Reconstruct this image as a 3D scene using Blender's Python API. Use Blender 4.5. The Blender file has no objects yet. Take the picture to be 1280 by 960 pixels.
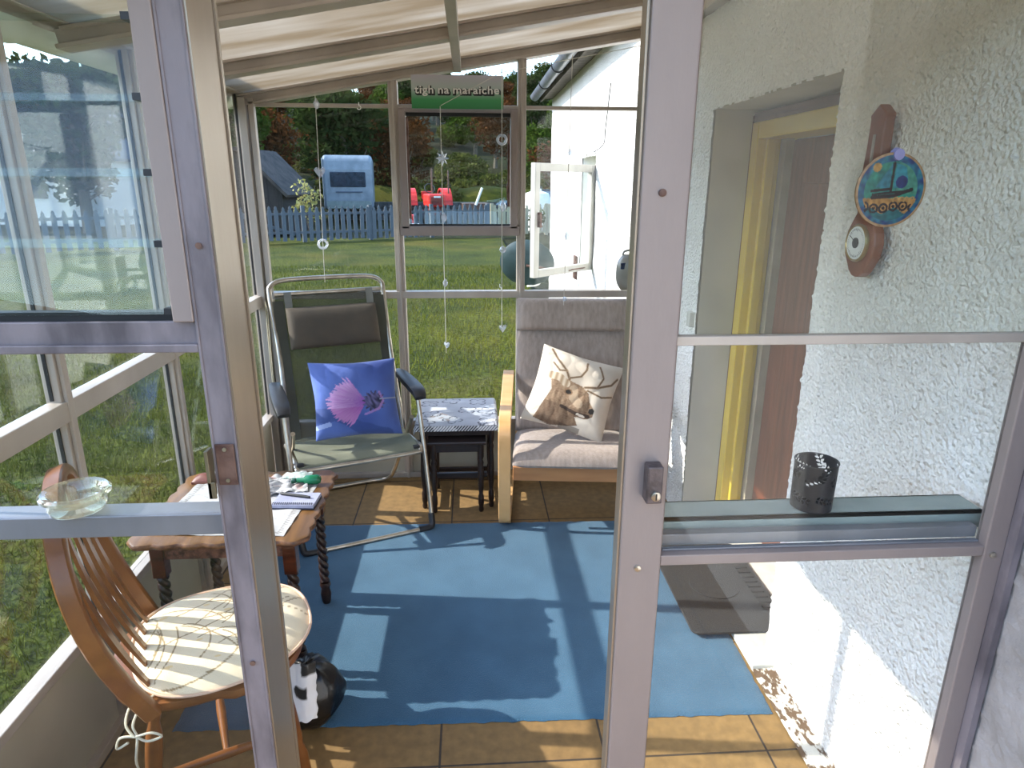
import bpy, math, random
import numpy as np
from mathutils import Vector, Matrix, noise
random.seed(7)
RNG = np.random.default_rng(7)
S = bpy.context.scene
COL = S.collection
PI = math.pi
def R(d): return math.radians(d)
# ------------------------------------------------------------------ camera, sky, sun, exposure
cam_d = bpy.data.cameras.new('camera'); cam = bpy.data.objects.new('camera', cam_d); COL.objects.link(cam)
cam_d.sensor_width = 36.0; cam_d.lens = 36.0 * 831.2 / 1280.0; cam_d.clip_start = 0.02; cam_d.clip_end = 600
cam.location = (0, -0.03, 1.6125)
_p, _y, _r = .2927, .0632, .0044
_F = Vector((math.sin(_y)*math.cos(_p), math.cos(_y)*math.cos(_p), -math.sin(_p))); _R = Vector((math.cos(_y), -math.sin(_y), 0)); _U = _R.cross(_F)
_R, _U = _R*math.cos(_r) + _U*math.sin(_r), _U*math.cos(_r) - _R*math.sin(_r)
cam.rotation_euler = Matrix((_R, _U, -_F)).transposed().to_euler()
S.camera = cam
W = bpy.data.worlds.new('sky'); S.world = W; W.use_nodes = True
wn = W.node_tree.nodes; wl = W.node_tree.links
sky = wn.new('ShaderNodeTexSky'); sky.sky_type = 'NISHITA'; sky.sun_disc = False
sky.sun_elevation = R(34.6); sky.sun_rotation = R(-90); sky.air_density = 1.0; sky.dust_density = 0.7; sky.ozone_density = 1.0
wn['Background'].inputs['Strength'].default_value = 0.80
wl.new(sky.outputs[0], wn['Background'].inputs['Color'])
sun_d = bpy.data.lights.new('sun', 'SUN'); sun_d.energy = 9.0; sun_d.angle = R(0.55); sun_d.color = (1.0, 0.94, 0.85)
sun = bpy.data.objects.new('sun', sun_d); COL.objects.link(sun)
sun.rotation_euler = Vector((1.0, -0.12, -0.675)).to_track_quat('-Z', 'Y').to_euler()
sun.location = (-6, 1, 6)
S.view_settings.view_transform = 'Standard'; S.view_settings.look = 'None'
S.view_settings.exposure = -0.02; S.view_settings.gamma = 1.0; S.view_settings.use_curve_mapping = False
S.cycles.max_bounces = 10; S.cycles.transparent_max_bounces = 32; S.cycles.diffuse_bounces = 5; S.cycles.glossy_bounces = 4
S.cycles.use_denoising = True

# ------------------------------------------------------------------ materials
def srgb(c):
    if isinstance(c, str):
        c = [int(c[i:i+2], 16) / 255 for i in (0, 2, 4)]
    return tuple(((x / 12.92) if x <= 0.04045 else ((x + 0.055) / 1.055) ** 2.4) for x in c)
def nodes(name):
    m = bpy.data.materials.new(name); m.use_nodes = True
    return m, m.node_tree.nodes, m.node_tree.links, m.node_tree.nodes['Principled BSDF']
def coords(n, l, scale=(1, 1, 1), rot=(0, 0, 0), loc=(0, 0, 0), kind='Object'):
    t = n.new('ShaderNodeTexCoord'); mp = n.new('ShaderNodeMapping')
    mp.inputs['Scale'].default_value = scale; mp.inputs['Rotation'].default_value = rot; mp.inputs['Location'].default_value = loc
    l.new(t.outputs[kind], mp.inputs[0]); return mp.outputs[0]
def mk(name, c1, c2=None, rough=0.6, metal=0.0, nscale=8, nstretch=(1, 1, 1), bump=0.0, bscale=None, detail=6, contrast=(0.35, 0.65), spec=0.5, sheen=0, vcol=False, kind='Object'):
    m, n, l, b = nodes(name)
    b.inputs['Roughness'].default_value = rough; b.inputs['Metallic'].default_value = metal
    b.inputs['Specular IOR Level'].default_value = spec
    if sheen: b.inputs['Sheen Weight'].default_value = sheen
    co = coords(n, l, nstretch, kind=kind)
    tx = n.new('ShaderNodeTexNoise'); tx.inputs['Scale'].default_value = nscale; tx.inputs['Detail'].default_value = detail
    l.new(co, tx.inputs['Vector'])
    rp = n.new('ShaderNodeValToRGB'); e = rp.color_ramp.elements
    e[0].position, e[1].position = contrast
    c2 = c2 or c1
    e[0].color = (*srgb(c1), 1); e[1].color = (*srgb(c2), 1)
    l.new(tx.outputs['Fac'], rp.inputs[0])
    if vcol:
        at = n.new('ShaderNodeAttribute'); at.attribute_name = 'Col'
        mx = n.new('ShaderNodeMix'); mx.data_type = 'RGBA'; mx.blend_type = 'MULTIPLY'; mx.inputs[0].default_value = 1
        l.new(at.outputs['Color'], mx.inputs[6]); l.new(rp.outputs[0], mx.inputs[7]); l.new(mx.outputs[2], b.inputs['Base Color'])
    else:
        l.new(rp.outputs[0], b.inputs['Base Color'])
    if bump:
        t2 = n.new('ShaderNodeTexNoise'); t2.inputs['Scale'].default_value = bscale or nscale * 4; t2.inputs['Detail'].default_value = 4
        l.new(co, t2.inputs['Vector'])
        bp = n.new('ShaderNodeBump'); bp.inputs['Strength'].default_value = bump; bp.inputs['Distance'].default_value = 0.004
        l.new(t2.outputs['Fac'], bp.inputs['Height']); l.new(bp.outputs[0], b.inputs['Normal'])
    return m
def glass(name, tint=(0.975, 0.985, 0.982), dust=0.012, gain=1.0, rough=0.0, dustcol=(0.8, 0.8, 0.76)):
    m = bpy.data.materials.new(name); m.use_nodes = True; n = m.node_tree.nodes; l = m.node_tree.links
    n.remove(n['Principled BSDF']); out = n['Material Output']
    tr = n.new('ShaderNodeBsdfTransparent'); tr.inputs[0].default_value = (*tint, 1)
    gl = n.new('ShaderNodeBsdfGlossy'); gl.inputs['Roughness'].default_value = rough; gl.inputs[0].default_value = (1, 1, 1, 1)
    lw = n.new('ShaderNodeLayerWeight'); lw.inputs[0].default_value = 0.5
    pw = n.new('ShaderNodeMath'); pw.operation = 'POWER'; pw.inputs[1].default_value = 5; l.new(lw.outputs['Facing'], pw.inputs[0])
    ma = n.new('ShaderNodeMath'); ma.operation = 'MULTIPLY_ADD'; ma.inputs[1].default_value = 0.96 * gain; ma.inputs[2].default_value = 0.04 * gain
    l.new(pw.outputs[0], ma.inputs[0])
    cl = n.new('ShaderNodeClamp'); l.new(ma.outputs[0], cl.inputs[0])
    mx = n.new('ShaderNodeMixShader'); l.new(cl.outputs[0], mx.inputs[0]); l.new(tr.outputs[0], mx.inputs[1]); l.new(gl.outputs[0], mx.inputs[2])
    df = n.new('ShaderNodeBsdfDiffuse'); df.inputs[0].default_value = (*dustcol, 1)
    nz = n.new('ShaderNodeTexNoise'); nz.inputs['Scale'].default_value = 3; nz.inputs['Detail'].default_value = 8
    l.new(coords(n, l), nz.inputs['Vector'])
    mr = n.new('ShaderNodeMapRange'); mr.inputs[1].default_value = 0.3; mr.inputs[2].default_value = 0.75; mr.inputs[3].default_value = dust * 0.4; mr.inputs[4].default_value = dust * 1.7
    l.new(nz.outputs['Fac'], mr.inputs[0])
    m2 = n.new('ShaderNodeMixShader'); l.new(mr.outputs[0], m2.inputs[0]); l.new(mx.outputs[0], m2.inputs[1]); l.new(df.outputs[0], m2.inputs[2])
    l.new(m2.outputs[0], out.inputs[0]); return m
def fabric_mesh(name, col, transp):
    m, n, l, b = nodes(name); b.inputs['Base Color'].default_value = (*srgb(col), 1); b.inputs['Roughness'].default_value = 0.8
    tr = n.new('ShaderNodeBsdfTransparent'); mx = n.new('ShaderNodeMixShader')
    wv = n.new('ShaderNodeTexChecker'); wv.inputs['Scale'].default_value = 700; l.new(coords(n, l), wv.inputs['Vector'])
    mr = n.new('ShaderNodeMapRange'); mr.inputs[3].default_value = transp - 0.12; mr.inputs[4].default_value = transp + 0.12
    l.new(wv.outputs['Fac'], mr.inputs[0]); l.new(mr.outputs[0], mx.inputs[0])
    l.new(b.outputs[0], mx.inputs[1]); l.new(tr.outputs[0], mx.inputs[2]); l.new(mx.outputs[0], n['Material Output'].inputs[0]); return m
def woodm(name, c1, c2, rough=0.4, scale=6, stretch=(1, 1, 14), bump=0.1):
    return mk(name, c1, c2, rough, 0, scale, stretch, bump, scale * 3, 8, (0.3, 0.7))

M = {}
M['alu'] = mk('aged_aluminium_paint', '857975', '938782', 0.45, 0.15, 5, (1, 1, .3), 0.15, 60, 8, (.3, .7))
M['alu_dirty'] = mk('stained_aluminium', '565054', '827a7e', 0.5, 0.15, 14, (1, 1, .35), 0.25, 70, 10, (.36, .6))
M['alu_grey'] = mk('grey_aluminium', '6f7074', '84858a', 0.4, 0.35, 6, (1, 1, .4), 0.1, 60)
M['alu_inner'] = mk('cream_aluminium', '9f958b', 'b3a99e', 0.42, 0.15, 5, (1, 1, .5), 0.1, 50)
M['alu_bright'] = mk('bright_aluminium', '9a8d7c', 'aa9d8c', 0.3, 0.55, 6, (1, 1, .2), 0.05, 50)
M['rust'] = mk('rusty_steel', '4b332c', '7a6054', 0.6, 0.4, 25, (1, 1, 1), 0.4, 80)
M['steel'] = mk('polished_tube', 'a9a296', 'c4beb2', 0.28, 0.85, 20)
M['glass'] = glass('window_glass', dust=0.003, gain=.42)
M['glass_left'] = glass('side_glass', dust=0.003, gain=.7)
M['glass_louvre'] = glass('louvre_glass', tint=(0.93, 0.97, 0.96), dust=0.004, gain=.5)
M['glass_dusty'] = glass('dusty_door_glass', dust=0.020, gain=.40, tint=(.93, .95, .93), dustcol=(.75, .72, .62))
M['black_rubber'] = mk('black_rubber', '17181a', '232426', 0.6)
M['black'] = mk('black_plastic', '1f2023', '2c2d30', 0.45, bump=.1, bscale=200)
M['dark_gap'] = mk('dark_seal', '0c0d10', '15171b', 0.5)

# ------------------------------------------------------------------ mesh helpers
class MB:
    def __init__(s): s.v = []; s.f = []; s.c = None
    def add(s, vs, fs):
        o = len(s.v); s.v.extend([tuple(p) for p in vs]); s.f.extend([tuple(i + o for i in f) for f in fs]); return s
    def box(s, a, b, rot=None, piv=None):
        x0, y0, z0 = a; x1, y1, z1 = b
        vs = [Vector(p) for p in ((x0,y0,z0),(x1,y0,z0),(x1,y1,z0),(x0,y1,z0),(x0,y0,z1),(x1,y0,z1),(x1,y1,z1),(x0,y1,z1))]
        if rot is not None:
            pv = Vector(piv if piv is not None else [(i + j) / 2 for i, j in zip(a, b)])
            vs = [rot @ (p - pv) + pv for p in vs]
        return s.add(vs, [(0,3,2,1),(4,5,6,7),(0,1,5,4),(1,2,6,5),(2,3,7,6),(3,0,4,7)])
    def bar(s, p, q, w, h, up=(0, 0, 1)):
        return s.sweep([p, q], [(-w/2,-h/2),(w/2,-h/2),(w/2,h/2),(-w/2,h/2)], up)
    def sweep(s, pts, sec, up=(0, 0, 1), closed=False, scales=None, twist=None):
        pts = [Vector(p) for p in pts]; n = len(pts); k = len(sec); rings = []
        prev = None
        for i, p in enumerate(pts):
            if closed: t = pts[(i+1) % n] - pts[i-1]
            else: t = pts[min(i+1, n-1)] - pts[max(i-1, 0)]
            t.normalize(); u = Vector(up)
            sd = t.cross(u)
            if sd.length < 1e-3: sd = t.cross(Vector((0, 1, 0.01)))
            sd.normalize()
            if prev is not None and sd.dot(prev) < 0 and up == 'auto': sd = -sd
            prev = sd; uu = sd.cross(t)
            sc = scales[i] if scales else 1
            a = twist[i] if twist else 0
            ca, sa = math.cos(a), math.sin(a)
            rings.append([p + sd * ((x*ca - y*sa) * sc) + uu * ((x*sa + y*ca) * sc) for x, y in sec])
        vs = [q for r in rings for q in r]; fs = []
        m = n if closed else n - 1
        for i in range(m):
            j = (i + 1) % n
            for a in range(k):
                b = (a + 1) % k; fs.append((i*k+a, i*k+b, j*k+b, j*k+a))
        if not closed: fs.append(tuple(range(k))[::-1]); fs.append(tuple((n-1)*k + a for a in range(k)))
        return s.add(vs, fs)
    def tube(s, pts, r, n=10, closed=False, scales=None):
        # parallel-transport frame so tubes never twist
        pts = [Vector(p) for p in pts]; N = len(pts); T = []
        for i in range(N):
            t = (pts[(i+1) % N] - pts[i-1]) if closed else (pts[min(i+1, N-1)] - pts[max(i-1, 0)])
            T.append(t.normalized())
        a = Vector((0, 0, 1)) if abs(T[0].z) < .9 else Vector((1, 0, 0))
        nv = (a - T[0] * a.dot(T[0])).normalized(); vs = []; fs = []
        for i in range(N):
            nv = (nv - T[i] * nv.dot(T[i])).normalized(); bv = T[i].cross(nv); rr = r * (scales[i] if scales else 1)
            for k in range(n):
                q = 2*PI*k/n; vs.append(pts[i] + nv * (math.cos(q)*rr) + bv * (math.sin(q)*rr))
        for i in range(N if closed else N-1):
            j = (i+1) % N
            for k in range(n): fs.append((i*n+k, i*n+(k+1) % n, j*n+(k+1) % n, j*n+k))
        if not closed: fs.append(tuple(range(n))[::-1]); fs.append(tuple((N-1)*n+k for k in range(n)))
        return s.add(vs, fs)
    def lathe(s, prof, c=(0, 0, 0), n=24, axis='z', cap=True):
        vs = []; fs = []
        for r, z in prof:
            for k in range(n):
                a = 2*PI*k/n; x, y = r*math.cos(a), r*math.sin(a)
                if axis == 'z': vs.append((c[0]+x, c[1]+y, c[2]+z))
                elif axis == 'y': vs.append((c[0]+x, c[1]+z, c[2]+y))
                else: vs.append((c[0]+z, c[1]+x, c[2]+y))
        for i in range(len(prof)-1):
            for k in range(n): fs.append((i*n+k, i*n+(k+1) % n, (i+1)*n+(k+1) % n, (i+1)*n+k))
        if cap: fs.append(tuple(range(n))[::-1]); fs.append(tuple((len(prof)-1)*n+k for k in range(n)))
        return s.add(vs, fs)
    def prism(s, out, z0, z1, fn=None):
        n = len(out); fn = fn or (lambda x, y, z: (x, y, z))
        return s.add([fn(x, y, z0) for x, y in out] + [fn(x, y, z1) for x, y in out],
                     [tuple(range(n))[::-1], tuple(range(n, 2*n))] + [(i, (i+1) % n, n+(i+1) % n, n+i) for i in range(n)])
    def grid(s, nx, ny, fn):
        vs = [fn(i/(nx-1), j/(ny-1)) for j in range(ny) for i in range(nx)]
        return s.add(vs, [(j*nx+i, j*nx+i+1, (j+1)*nx+i+1, (j+1)*nx+i) for j in range(ny-1) for i in range(nx-1)])
    def shell(s, nx, ny, top, bot):
        """closed pad: top and bottom sheets joined round the rim"""
        vs = [top(i/(nx-1), j/(ny-1)) for j in range(ny) for i in range(nx)] + [bot(i/(nx-1), j/(ny-1)) for j in range(ny) for i in range(nx)]
        o = nx*ny; fs = []
        for j in range(ny-1):
            for i in range(nx-1):
                a = (j*nx+i, j*nx+i+1, (j+1)*nx+i+1, (j+1)*nx+i); fs.append(a); fs.append(tuple(o+q for q in a[::-1]))
        rim = [i for i in range(nx)] + [j*nx+nx-1 for j in range(1, ny)] + [(ny-1)*nx+i for i in range(nx-2, -1, -1)] + [j*nx for j in range(ny-2, 0, -1)]
        for a, b in zip(rim, rim[1:]+rim[:1]): fs.append((b, a, o+a, o+b))
        return s.add(vs, fs)
    def build(s, name, mat, parent=None, smooth=False, bevel=0, world=False, colfn=None, base=None, seg=2):
        vs = s.v; loc = None
        if world and parent is not None:
            Mi = wmat(parent).inverted(); vs = [tuple(Mi @ Vector(p)) for p in vs]
        if base is not None:
            loc = Vector(base); vs = [tuple(Vector(p) - loc) for p in vs]
        me = bpy.data.meshes.new(name); me.from_pydata(vs, [], s.f)
        if isinstance(mat, str): mat = M[mat]
        me.materials.append(mat)
        if colfn:
            ca = me.color_attributes.new('Col', 'FLOAT_COLOR', 'POINT')
            arr = np.ones((len(s.v), 4), dtype=np.float32)
            for i, p in enumerate(colfn): arr[i, :3] = p[:3]
            ca.data.foreach_set('color', arr.ravel())
        if smooth:
            me.polygons.foreach_set('use_smooth', [True]*len(me.polygons)); me.set_sharp_from_angle(angle=R(smooth if smooth is not True else 40))
        me.update()
        o = bpy.data.objects.new(name, me); COL.objects.link(o)
        if parent is not None: o.parent = parent
        if loc is not None: o.location = loc
        if bevel:
            b = o.modifiers.new('bevel', 'BEVEL'); b.width = bevel; b.segments = seg; b.limit_method = 'ANGLE'; b.angle_limit = R(35)
        return o
def wmat(o):
    m = o.matrix_basis.copy() if o.parent is None else wmat(o.parent) @ o.matrix_basis
    return m
def thing(name, label, cat, loc=(0, 0, 0), rz=0, group=None):
    o = bpy.data.objects.new(name, None); COL.objects.link(o); o.empty_display_size = 0.05
    o.location = loc; o.rotation_euler = (0, 0, rz); return tag(o, label, cat, group)
def tag(o, label, cat, group=None, kind=None):
    o['label'] = label; o['category'] = cat
    if group: o['group'] = group
    if kind: o['kind'] = kind
    return o
def struct(o, label=None, cat=None):
    o['kind'] = 'structure'
    if label: o['label'] = label
    if cat: o['category'] = cat
    return o
def dup(o, parent=None):
    c = o.copy(); COL.objects.link(c); c.parent = parent
    for ch in [x for x in COL.objects if x.parent == o]: dup(ch, c)
    return c
def arc(c, r, a0, a1, n, plane='xz'):
    out = []
    for i in range(n+1):
        a = R(a0 + (a1-a0)*i/n); p = [c[0], c[1], c[2]]
        ax = {'x': 0, 'y': 1, 'z': 2}
        p[ax[plane[0]]] += r*math.cos(a); p[ax[plane[1]]] += r*math.sin(a); out.append(tuple(p))
    return out
def smooth_path(pts, k=6):
    P = [Vector(p) for p in pts]; out = []
    for i in range(len(P)-1):
        p0, p1, p2, p3 = P[max(i-1, 0)], P[i], P[i+1], P[min(i+2, len(P)-1)]
        for j in range(k):
            t = j/k
            out.append(0.5*((2*p1)+(p2-p0)*t+(2*p0-5*p1+4*p2-p3)*t*t+(3*p1-p0-3*p2+p3)*t**3))
    out.append(P[-1]); return out
def segd(px, py, ax, ay, bx, by):
    dx, dy = bx-ax, by-ay; L = dx*dx+dy*dy
    t = 0 if L == 0 else max(0, min(1, ((px-ax)*dx+(py-ay)*dy)/L))
    return math.hypot(px-ax-t*dx, py-ay-t*dy), t
def pld(x, y, pl): return min(segd(x, y, *pl[i], *pl[i+1])[0] for i in range(len(pl)-1))
def inpoly(x, y, poly):
    c = False; n = len(poly)
    for i in range(n):
        x1, y1 = poly[i]; x2, y2 = poly[(i+1) % n]
        if (y1 > y) != (y2 > y) and x < (x2-x1)*(y-y1)/(y2-y1)+x1: c = not c
    return c
def lerp(a, b, t): return tuple(a[i]+(b[i]-a[i])*t for i in range(3))
def nz(x, y, z=0): return noise.noise(Vector((x, y, z)))

# ================================================================== THE SETTING
# ---- floor of paving slabs
def slab_mat():
    m, n, l, b = nodes('sandstone_slabs'); b.inputs['Roughness'].default_value = 0.8
    T = 0.485
    co = coords(n, l, (1/T, 1/T, 1), loc=(0.108/T, -1.50/T + 4, 0))
    br = n.new('ShaderNodeTexBrick'); br.offset = 0; br.squash = 1
    br.inputs['Scale'].default_value = 1; br.inputs['Brick Width'].default_value = 1; br.inputs['Row Height'].default_value = 1
    br.inputs['Mortar Size'].default_value = 0.008; br.inputs['Mortar Smooth'].default_value = 0.3; br.inputs['Bias'].default_value = 0
    br.inputs['Color1'].default_value = (*srgb('86693f'), 1); br.inputs['Color2'].default_value = (*srgb('7d6139'), 1); br.inputs['Mortar'].default_value = (*srgb('3d3227'), 1)
    l.new(co, br.inputs['Vector'])
    tx = n.new('ShaderNodeTexNoise'); tx.inputs['Scale'].default_value = 30; tx.inputs['Detail'].default_value = 10; l.new(coords(n, l), tx.inputs['Vector'])
    mx = n.new('ShaderNodeMix'); mx.data_type = 'RGBA'; mx.blend_type = 'OVERLAY'; mx.inputs[0].default_value = 0.45
    l.new(br.outputs['Color'], mx.inputs[6]); l.new(tx.outputs['Fac'], mx.inputs[7]); l.new(mx.outputs[2], b.inputs['Base Color'])
    bp = n.new('ShaderNodeBump'); bp.inputs['Strength'].default_value = 0.5; bp.inputs['Distance'].default_value = 0.004; bp.invert = True
    ad = n.new('ShaderNodeMath'); ad.operation = 'MULTIPLY_ADD'; ad.inputs[1].default_value = 0.25; l.new(tx.outputs['Fac'], ad.inputs[0]); l.new(br.outputs['Fac'], ad.inputs[2])
    l.new(ad.outputs[0], bp.inputs['Height']); l.new(bp.outputs[0], b.inputs['Normal']); return m
M['slab'] = slab_mat()
struct(MB().box((-1.14, -2.5, -0.12), (1.06, 3.60, 0)).build('floor', 'slab'))

# ---- lawn, soil strip, field and hillside
def grass_mat(name, c1, c2, c3, sc=1.0):
    m, n, l, b = nodes(name); b.inputs['Roughness'].default_value = 0.9; b.inputs['Specular IOR Level'].default_value = 0.15
    a = n.new('ShaderNodeTexNoise'); a.inputs['Scale'].default_value = 0.9*sc; a.inputs['Detail'].default_value = 8; co = coords(n, l); l.new(co, a.inputs['Vector'])
    d = n.new('ShaderNodeTexNoise'); d.inputs['Scale'].default_value = 22*sc; d.inputs['Detail'].default_value = 8; l.new(co, d.inputs['Vector'])
    r1 = n.new('ShaderNodeValToRGB'); r1.color_ramp.elements[0].position = .38; r1.color_ramp.elements[1].position = .62
    r1.color_ramp.elements[0].color = (*srgb(c1), 1); r1.color_ramp.elements[1].color = (*srgb(c2), 1); l.new(a.outputs['Fac'], r1.inputs[0])
    r2 = n.new('ShaderNodeValToRGB'); r2.color_ramp.elements[0].position = .35; r2.color_ramp.elements[1].position = .68
    r2.color_ramp.elements[0].color = (.25, .25, .25, 1); r2.color_ramp.elements[1].color = (1.25, 1.2, 1.1, 1); l.new(d.outputs['Fac'], r2.inputs[0])
    mx = n.new('ShaderNodeMix'); mx.data_type = 'RGBA'; mx.blend_type = 'MULTIPLY'; mx.inputs[0].default_value = 1
    l.new(r1.outputs[0], mx.inputs[6]); l.new(r2.outputs[0], mx.inputs[7])
    e = n.new('ShaderNodeTexNoise'); e.inputs['Scale'].default_value = .35*sc; e.inputs['Detail'].default_value = 4; l.new(co, e.inputs['Vector'])
    r3 = n.new('ShaderNodeValToRGB'); r3.color_ramp.elements[0].position = .5; r3.color_ramp.elements[1].position = .7
    r3.color_ramp.elements[0].color = (0, 0, 0, 1); r3.color_ramp.elements[1].color = (.6, .6, .6, 1); l.new(e.outputs['Fac'], r3.inputs[0])
    m2 = n.new('ShaderNodeMix'); m2.data_type = 'RGBA'; l.new(r3.outputs[0], m2.inputs[0]); l.new(mx.outputs[2], m2.inputs[6]); m2.inputs[7].default_value = (*srgb(c3), 1)
    l.new(m2.outputs[2], b.inputs['Base Color'])
    bp = n.new('ShaderNodeBump'); bp.inputs['Strength'].default_value = 0.9; bp.inputs['Distance'].default_value = 0.05/sc
    l.new(d.outputs['Fac'], bp.inputs['Height']); l.new(bp.outputs[0], b.inputs['Normal']); return m
M['lawn'] = grass_mat('lawn_grass', '36430e', '4f5716', '5f541c')
M['field'] = grass_mat('rough_pasture', '262e14', '343a1a', '2d2414', .25)
M['soil'] = mk('bare_soil', '4a3a2f', '6b5647', .95, 0, 20, bump=1, bscale=60)
def hillz(x, y):
    r = math.hypot(x*0.9, y)
    if y <= -10: return min(12, max(0, math.hypot(x, y)-30)*.22*min(1, (-y-10)/15))*(1+.12*nz(x*.04, y*.04))  # unseen rise behind the camera, added to darken reflections in the far glass
    z = max(0, r-42)*0.175*(1+0.10*nz(x*.02, y*.02)) if y > -10 else 0
    return min(z, 13.5 + 2.0*nz(x*.03, y*.02, 3)) + (0.35*nz(x*.12, y*.12) if r > 40 else 0)
lw = MB(); lw.grid(60, 60, lambda u, v: (-16+17.0*u, -3+24.5*v, -0.04+0.02*nz(u*17, v*24)))
lawn = struct(lw.build('lawn', 'lawn', smooth=True), 'mown green lawn in front of the picket fence', 'lawn')
hb = MB(); hb.grid(130, 150, lambda u, v: ((lambda x, y: (x, y, hillz(x, y)-0.10))(-150+260*u, -110+280*v)))
struct(hb.build('hillside', 'field', smooth=True), 'wooded hillside rising beyond the field', 'hillside')
struct(MB().grid(8, 60, lambda u, v: (-1.42+.30*u+.03*nz(v*30, 1)*(1-u), 0.2+4.0*v, -0.012+.006*nz(u*9, v*60))).build('soil_strip', 'soil'), 'strip of bare soil along the glasshouse base', 'soil')
# short grass standing at the nearer part of the lawn: nobody could count the blades
def blades(n, x0, x1, y0, y1, hmin, hmax):
    xs = RNG.uniform(x0, x1, n); ys = y0 + (y1-y0)*RNG.uniform(0, 1, n)**1.5
    a = RNG.uniform(0, 2*PI, n); h = RNG.uniform(hmin, hmax, n); w = .004 + .0012*ys.clip(0, 12)/3; lean = RNG.normal(0, .02, (n, 2))
    dx, dy = np.cos(a)*w/2, np.sin(a)*w/2; z = np.full(n, -.045)
    V = np.empty((n*3, 3)); V[0::3] = np.c_[xs-dx, ys-dy, z]; V[1::3] = np.c_[xs+dx, ys+dy, z]; V[2::3] = np.c_[xs+lean[:, 0], ys+lean[:, 1], z+h]
    return V
def mesh_np(name, V, k, mat):
    n = len(V)//k; me = bpy.data.meshes.new(name); me.vertices.add(len(V)); me.vertices.foreach_set('co', V.astype(np.float32).ravel())
    me.loops.add(len(V)); me.loops.foreach_set('vertex_index', np.arange(len(V), dtype=np.int32))
    me.polygons.add(n); me.polygons.foreach_set('loop_start', np.arange(0, len(V), k, dtype=np.int32)); me.polygons.foreach_set('loop_total', np.full(n, k, dtype=np.int32))
    me.materials.append(M[mat]); me.update(calc_edges=True); me.validate(); return me
M['blade'] = mk('grass_blades', '39480a', '6a6e16', .8, 0, 2.2, detail=8, contrast=(.3, .7), spec=.2)
bl = np.vstack([blades(60000, -5.5, -1.42, .3, 6, .03, .07), blades(70000, -6, 1.0, 3.75, 14, .03, .075)])
tag((lambda o: (COL.objects.link(o), o)[1])(bpy.data.objects.new('grass', mesh_np('grass', bl, 3, 'blade'))), 'short grass blades covering the lawn outside the glass', 'grass', kind='stuff')

# ---- house wall, harled
def harl_mat():
    m, n, l, b = nodes('white_harling'); b.inputs['Roughness'].default_value = 0.75; b.inputs['Specular IOR Level'].default_value = .3
    co = coords(n, l); a = n.new('ShaderNodeTexNoise'); a.inputs['Scale'].default_value = 2; a.inputs['Detail'].default_value = 8; l.new(co, a.inputs['Vector'])
    rp = n.new('ShaderNodeValToRGB'); e = rp.color_ramp.elements; e[0].position = .35; e[1].position = .65
    e[0].color = (*srgb('e8e5df'), 1); e[1].color = (*srgb('f4f2ee'), 1); l.new(a.outputs['Fac'], rp.inputs[0]); l.new(rp.outputs[0], b.inputs['Base Color'])
    v = n.new('ShaderNodeTexVoronoi'); v.feature = 'SMOOTH_F1'; v.inputs['Scale'].default_value = 85; v.inputs['Smoothness'].default_value = .6; l.new(co, v.inputs['Vector'])
    s = n.new('ShaderNodeTexNoise'); s.inputs['Scale'].default_value = 110; s.inputs['Detail'].default_value = 3; l.new(co, s.inputs['Vector'])
    sm = n.new('ShaderNodeMath'); sm.operation = 'SUBTRACT'; l.new(s.outputs['Fac'], sm.inputs[0]); l.new(v.outputs['Distance'], sm.inputs[1])
    bp = n.new('ShaderNodeBump'); bp.inputs['Strength'].default_value = 1; bp.inputs['Distance'].default_value = .010
    l.new(sm.outputs[0], bp.inputs['Height']); l.new(bp.outputs[0], b.inputs['Normal']); return m
M['harl'] = harl_mat()
WX = 1.03
DY0, DY1, DZ1 = 1.90, 2.91, 1.915
def harl_grid(name, y0, y1, z0, z1, step, holes, amp, mat='harl'):
    ny = int((y1-y0)/step)+1; nzv = int((z1-z0)/step)+1
    ys = np.linspace(y0, y1, ny); zs = np.linspace(z0, z1, nzv); vs = []
    for zz in zs:
        for yy in ys:
            d2 = noise.noise(Vector((yy*25, zz*25, 5))); d = .9*max(0, .62-noise.voronoi(Vector((yy*66, zz*66, 0)))[0][0])*(1+1.1*noise.noise(Vector((yy*45, zz*45, 8)))) if step < .02 else noise.noise(Vector((yy*62, zz*62, 0)))*.5
            j = nz(yy*40, zz*40, 9)*.006
            vs.append((WX - amp*max(-.25, 1.3*d+.25*d2) + .006*nz(yy*2, zz*2), yy, zz))
    fs = []
    for j in range(nzv-1):
        for i in range(ny-1):
            yc, zc = (ys[i]+ys[i+1])/2, (zs[j]+zs[j+1])/2
            r = .006*nz(yc*30, zc*30, 2)
            if any(a+r < yc < b+r and c < zc < d+r for a, b, c, d in holes): continue
            fs.append((j*ny+i, (j+1)*ny+i, (j+1)*ny+i+1, j*ny+i+1))
    mb = MB(); mb.v = vs; mb.f = fs; return struct(mb.build(name, mat, smooth=60))
wr = harl_grid('wall_right', 1.035, 3.56, -0.1, 2.42, .0065, [(DY0, DY1, -1, DZ1)], .0085)
WY0, WY1, WZ0, WZ1 = 5.60, 6.29, .875, 1.85
wo = harl_grid('wall_outside', 3.56, 8.66, -0.15, 2.62, .03, [(WY0, WY1, WZ0, WZ1)], .008)
wo['label'] = 'sunlit white harled house wall beyond the glasshouse'; wo['category'] = 'wall'
struct(harl_grid('wall_front', 0.3, 1.035, -.1, 2.42, .008, [], .0085, mk('shaded_stained_harling', '87827f', '9b9694', .85, 0, 9, bump=.5, bscale=120)))  # dirty harling whose grey also carries the shade on this strip
struct(harl_grid('wall_behind', -3.5, .3, -.15, 2.62, .04, [], .004, M['harl']))
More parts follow.
